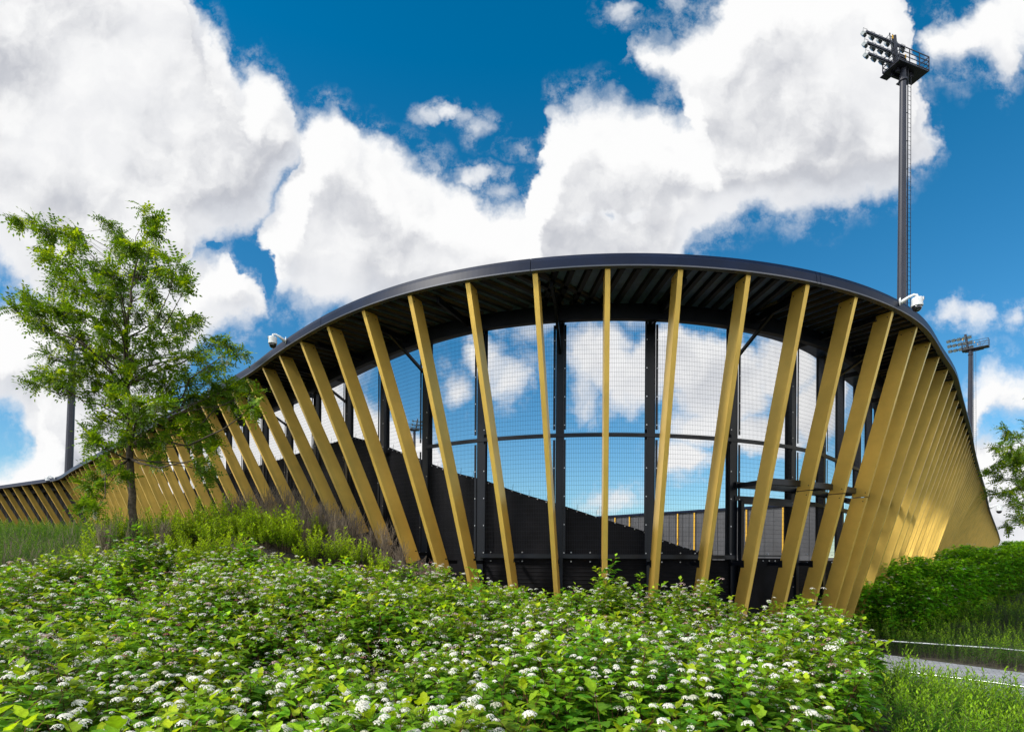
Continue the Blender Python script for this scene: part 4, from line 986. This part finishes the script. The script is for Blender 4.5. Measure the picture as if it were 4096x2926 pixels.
def make_tree(D, base_px, nodes_px, clusters, label, leaf_n, lsc=1., seed=1, depth=1.5, blossom=.9, rt=.10):
    """clusters: (x, y, r) in overview pixels, spread in depth round D"""
    g = np.random.default_rng(seed); K = 1.802
    def w(x, y, d=0): return np.array([(x * K - CX) / F * (D + d), D + d, EYE + (YH - y * K) / F * (D + d)])
    base = w(*base_px); zb = float(tz(base[0], base[1])[0]) - .15; base[2] = zb
    t = thing('tree', tuple(base), label, 'tree')
    tr = MB(); nodes = [base] + [w(*p) for p in nodes_px]; nn = len(nodes)
    # resample the trunk
    N_ = np.array(nodes); L = np.r_[0, np.cumsum(np.linalg.norm(np.diff(N_, axis=0), axis=1))]; u = np.linspace(0, L[-1], 26); TR = np.c_[[np.interp(u, L, N_[:, k]) for k in range(3)]].T
    TR[1:-1, :2] += g.normal(0, .012, (24, 2)); rad = np.interp(u / L[-1], [0, .06, .5, .8, 1], [rt * 1.25, rt, rt * .72, rt * .36, rt * .12])
    tr.tube([p - base for p in TR], list(rad), 'bark', 12)
    LP = []; LD = []; LS_ = []; FP = []
    for (x, y, r) in clusters:
        c = w(x, y, g.normal(0, depth * .5)); rm = r * K / F * D * .93
        zfrac = (c[2] - TR[:, 2]); cand = np.where((TR[:, 2] < c[2] + .05) & (TR[:, 2] > base[2] + (TR[-1, 2] - base[2]) * .34))[0]
        if not len(cand): cand = np.array([8])
        dd = np.linalg.norm(TR[cand] - c, axis=1) + .9 * np.abs(TR[cand, 2] - (c[2] - .45 * np.hypot(*(c[:2] - base[:2]))))
        i = cand[np.argmin(dd)]; a = TR[i]; Lb = np.linalg.norm(c - a)
        if Lb > .15:
            mid = (a + c) / 2 + np.array([0, 0, .10 * Lb * g.uniform(-.6, 1)]) + g.normal(0, .05 * Lb, 3); q = (mid + c) / 2 + g.normal(0, .03 * Lb, 3); p_ = (a + mid) / 2 + g.normal(0, .02 * Lb, 3)
            r0 = min(rad[i] * .45, .006 + .007 * Lb); tr.tube([v - base for v in (a, p_, mid, q, c)], [r0, r0 * .8, r0 * .62, r0 * .42, r0 * .2], 'bark', 6)
            spine = [mid, q, c]
        else: spine = [a, c]
        n = int(leaf_n * (r / 35.) ** 2)
        nt = max(3, n // 9)
        for k in range(nt):
            v = g.normal(0, 1, 3); v /= np.linalg.norm(v); v *= rm * g.uniform(.25, 1.12); v[2] *= .75; v[1] *= 1.3; tip = c + v; src = spine[g.integers(0, len(spine))] * .4 + c * .6
            tr.tube([src - base, (src + tip) / 2 - base + g.normal(0, .02, 3), tip - base], [.005, .0035, .0018], 'bark', 3, False)
            for q_ in range(9):
                uu = .35 + .65 * q_ / 8; p = src + (tip - src) * uu; dirv = (tip - src) / (np.linalg.norm(tip - src) + 1e-6) * .6 + g.normal(0, .55, 3); dirv[2] -= .12
                LP.append(p); LD.append(dirv / np.linalg.norm(dirv)); LS_.append(g.uniform(.75, 1.15) * lsc)
            if g.random() < blossom * .28: FP.append(tip * .6 + c * .4 + (0, 0, -.03))
    tr.build('trunk', t, True)
    LP = np.array(LP) - base; LD = np.array(LD); LS_ = np.array(LS_); n = len(LP)
    wh = g.integers(0, 5, n); VV = []; TTT = []; CC = []; b_ = 0
    up = np.array([0, 0, 1.]); X = LD; Y = np.cross(up, X); Y /= np.linalg.norm(Y, axis=1)[:, None] + 1e-9; Z = np.cross(X, Y); ro = g.normal(0, .5, n)
    Y2 = Y * np.cos(ro)[:, None] + Z * np.sin(ro)[:, None]; Z2 = -Y * np.sin(ro)[:, None] + Z * np.cos(ro)[:, None]
    RM = np.stack([X, Y2, Z2], 1)
    tint = g.uniform(.7, 1.25, (n, 1)) * np.array([1., 1., 1.]); yel = g.random(n) < .22; tint[yel] *= (2.6, 1.9, 1.)
    for k in range(5):
        idx = np.nonzero(wh == k)[0]; v = np.einsum('vj,njk->nvk', CL[k].v, RM[idx]) * LS_[idx, None, None] + LP[idx, None]
        nv = len(CL[k].v); VV.append(v.reshape(-1, 3)); TTT.append((CL[k].t[None] + (np.arange(len(idx)) * nv)[:, None, None] + b_).reshape(-1, 3)); CC.append((CL[k].c[None] * tint[idx][:, None]).reshape(-1, 3)); b_ += nv * len(idx)
    V = np.vstack(VV); T = np.vstack(TTT); npmesh('crown', V, T, np.zeros(len(T)), np.vstack(CC), ['treeleaf'], t)
    if FP:
        FP = np.array(FP) - base; k = len(FP); V, T, MI, TI = scatter(RC, g.integers(0, 2, k), FP, g.uniform(0, 6, k), g.uniform(.8, 1.3, k)); npmesh('blossom', V, T, MI, TI, ['treeleaf', 'petal'], t)
    return t
CLU = [(25,490,18),(60,500,24),(100,515,28),(135,520,22),(80,555,28),(120,585,32),(155,560,26),(150,515,16),(175,545,20),(235,498,18),(255,525,24),(290,555,34),(330,478,20),(345,500,22),(335,525,28),(315,560,30),(350,560,22),(255,565,28),(345,600,30),(300,610,36),(250,610,34),(200,600,30),(165,635,34),(120,640,26),(390,590,24),(405,620,22),(375,640,26),(325,650,30),(270,660,34),(215,655,34),(410,640,16),
 (20,690,14),(45,665,24),(75,690,30),(115,690,34),(55,715,20),(95,730,28),(150,700,36),(195,705,34),(245,705,30),(300,700,24),(345,695,28),(130,755,30),(175,750,34),(225,745,34),(285,745,28),(340,740,20),
 (385,715,18),(415,720,24),(435,712,12),(395,740,26),(365,765,26),(330,770,24),(110,795,24),(85,835,24),(115,845,26),(145,825,30),(180,800,34),(230,790,34),(285,790,32),(150,870,22),(130,860,20),(75,855,14),
 (200,840,34),(255,840,34),(310,820,28),(355,810,24),(400,800,26),(440,785,26),(475,765,26),(510,770,20),(535,785,14),(490,795,22),(455,815,26),(415,835,30),(370,850,30),(325,860,30),(465,850,28),(510,865,24),(545,880,22),(562,905,16),(520,900,24),(480,895,30),(435,890,32),(390,890,30),(345,900,28),(295,890,32),(245,885,30),(205,880,22),(540,850,14),
 (285,935,34),(240,950,32),(205,960,24),(330,940,30),(375,935,28),(420,935,28),(460,930,26),(195,985,20),(235,990,26),(280,975,26),(325,975,22),(365,975,20),(470,965,22),(445,985,24),(415,975,20),(480,1000,20),(455,1020,22),(465,1055,14),(455,1045,16),(350,1010,18),(345,1030,14),
 (225,1030,20),(210,1060,20),(200,1085,18),(205,1110,20),(215,1135,16),(222,1075,18),(255,1040,20),(265,1060,16),(195,1125,14)]
make_tree(13.0, (297, 1230), [(296, 1180), (291, 1100), (288, 1030), (287, 960), (281, 880), (277, 800), (280, 720), (290, 640), (305, 570)], CLU, 'leafy locust tree with hanging white blossom on the left bank', 80, 1.2, 5, 2.0, 1.6, .088)
RCL = [(2235,945,16),(2255,960,22),(2240,985,24),(2215,990,16),(2262,1000,28),(2225,1010,20),(2245,1025,26),(2205,1035,18),(2190,1040,10),(2215,1050,16),(2250,1050,20),(2262,1070,24),(2240,1085,18),(2215,1088,14),(2200,1085,10),(2265,1110,22),(2245,1110,14),(2250,1140,18),(2265,1145,16),(2235,1160,8),
 (2300,940,34),(2300,1000,40),(2300,1060,40),(2300,1110,34),(2350,900,44),(2350,970,44),(2350,1040,44),(2350,1100,40),(2400,920,40),(2400,1000,44),(2400,1070,40),(2340,850,34),(2450,980,40),(2440,1050,34)]
make_tree(17.0, (2350, 1330), [(2352, 1250), (2350, 1180), (2352, 1100), (2350, 1000), (2352, 900), (2350, 840)], RCL, 'dark leafy tree reaching in from the right edge above the hedge', 130, 1.1, 9, 2.0, .5, .1)
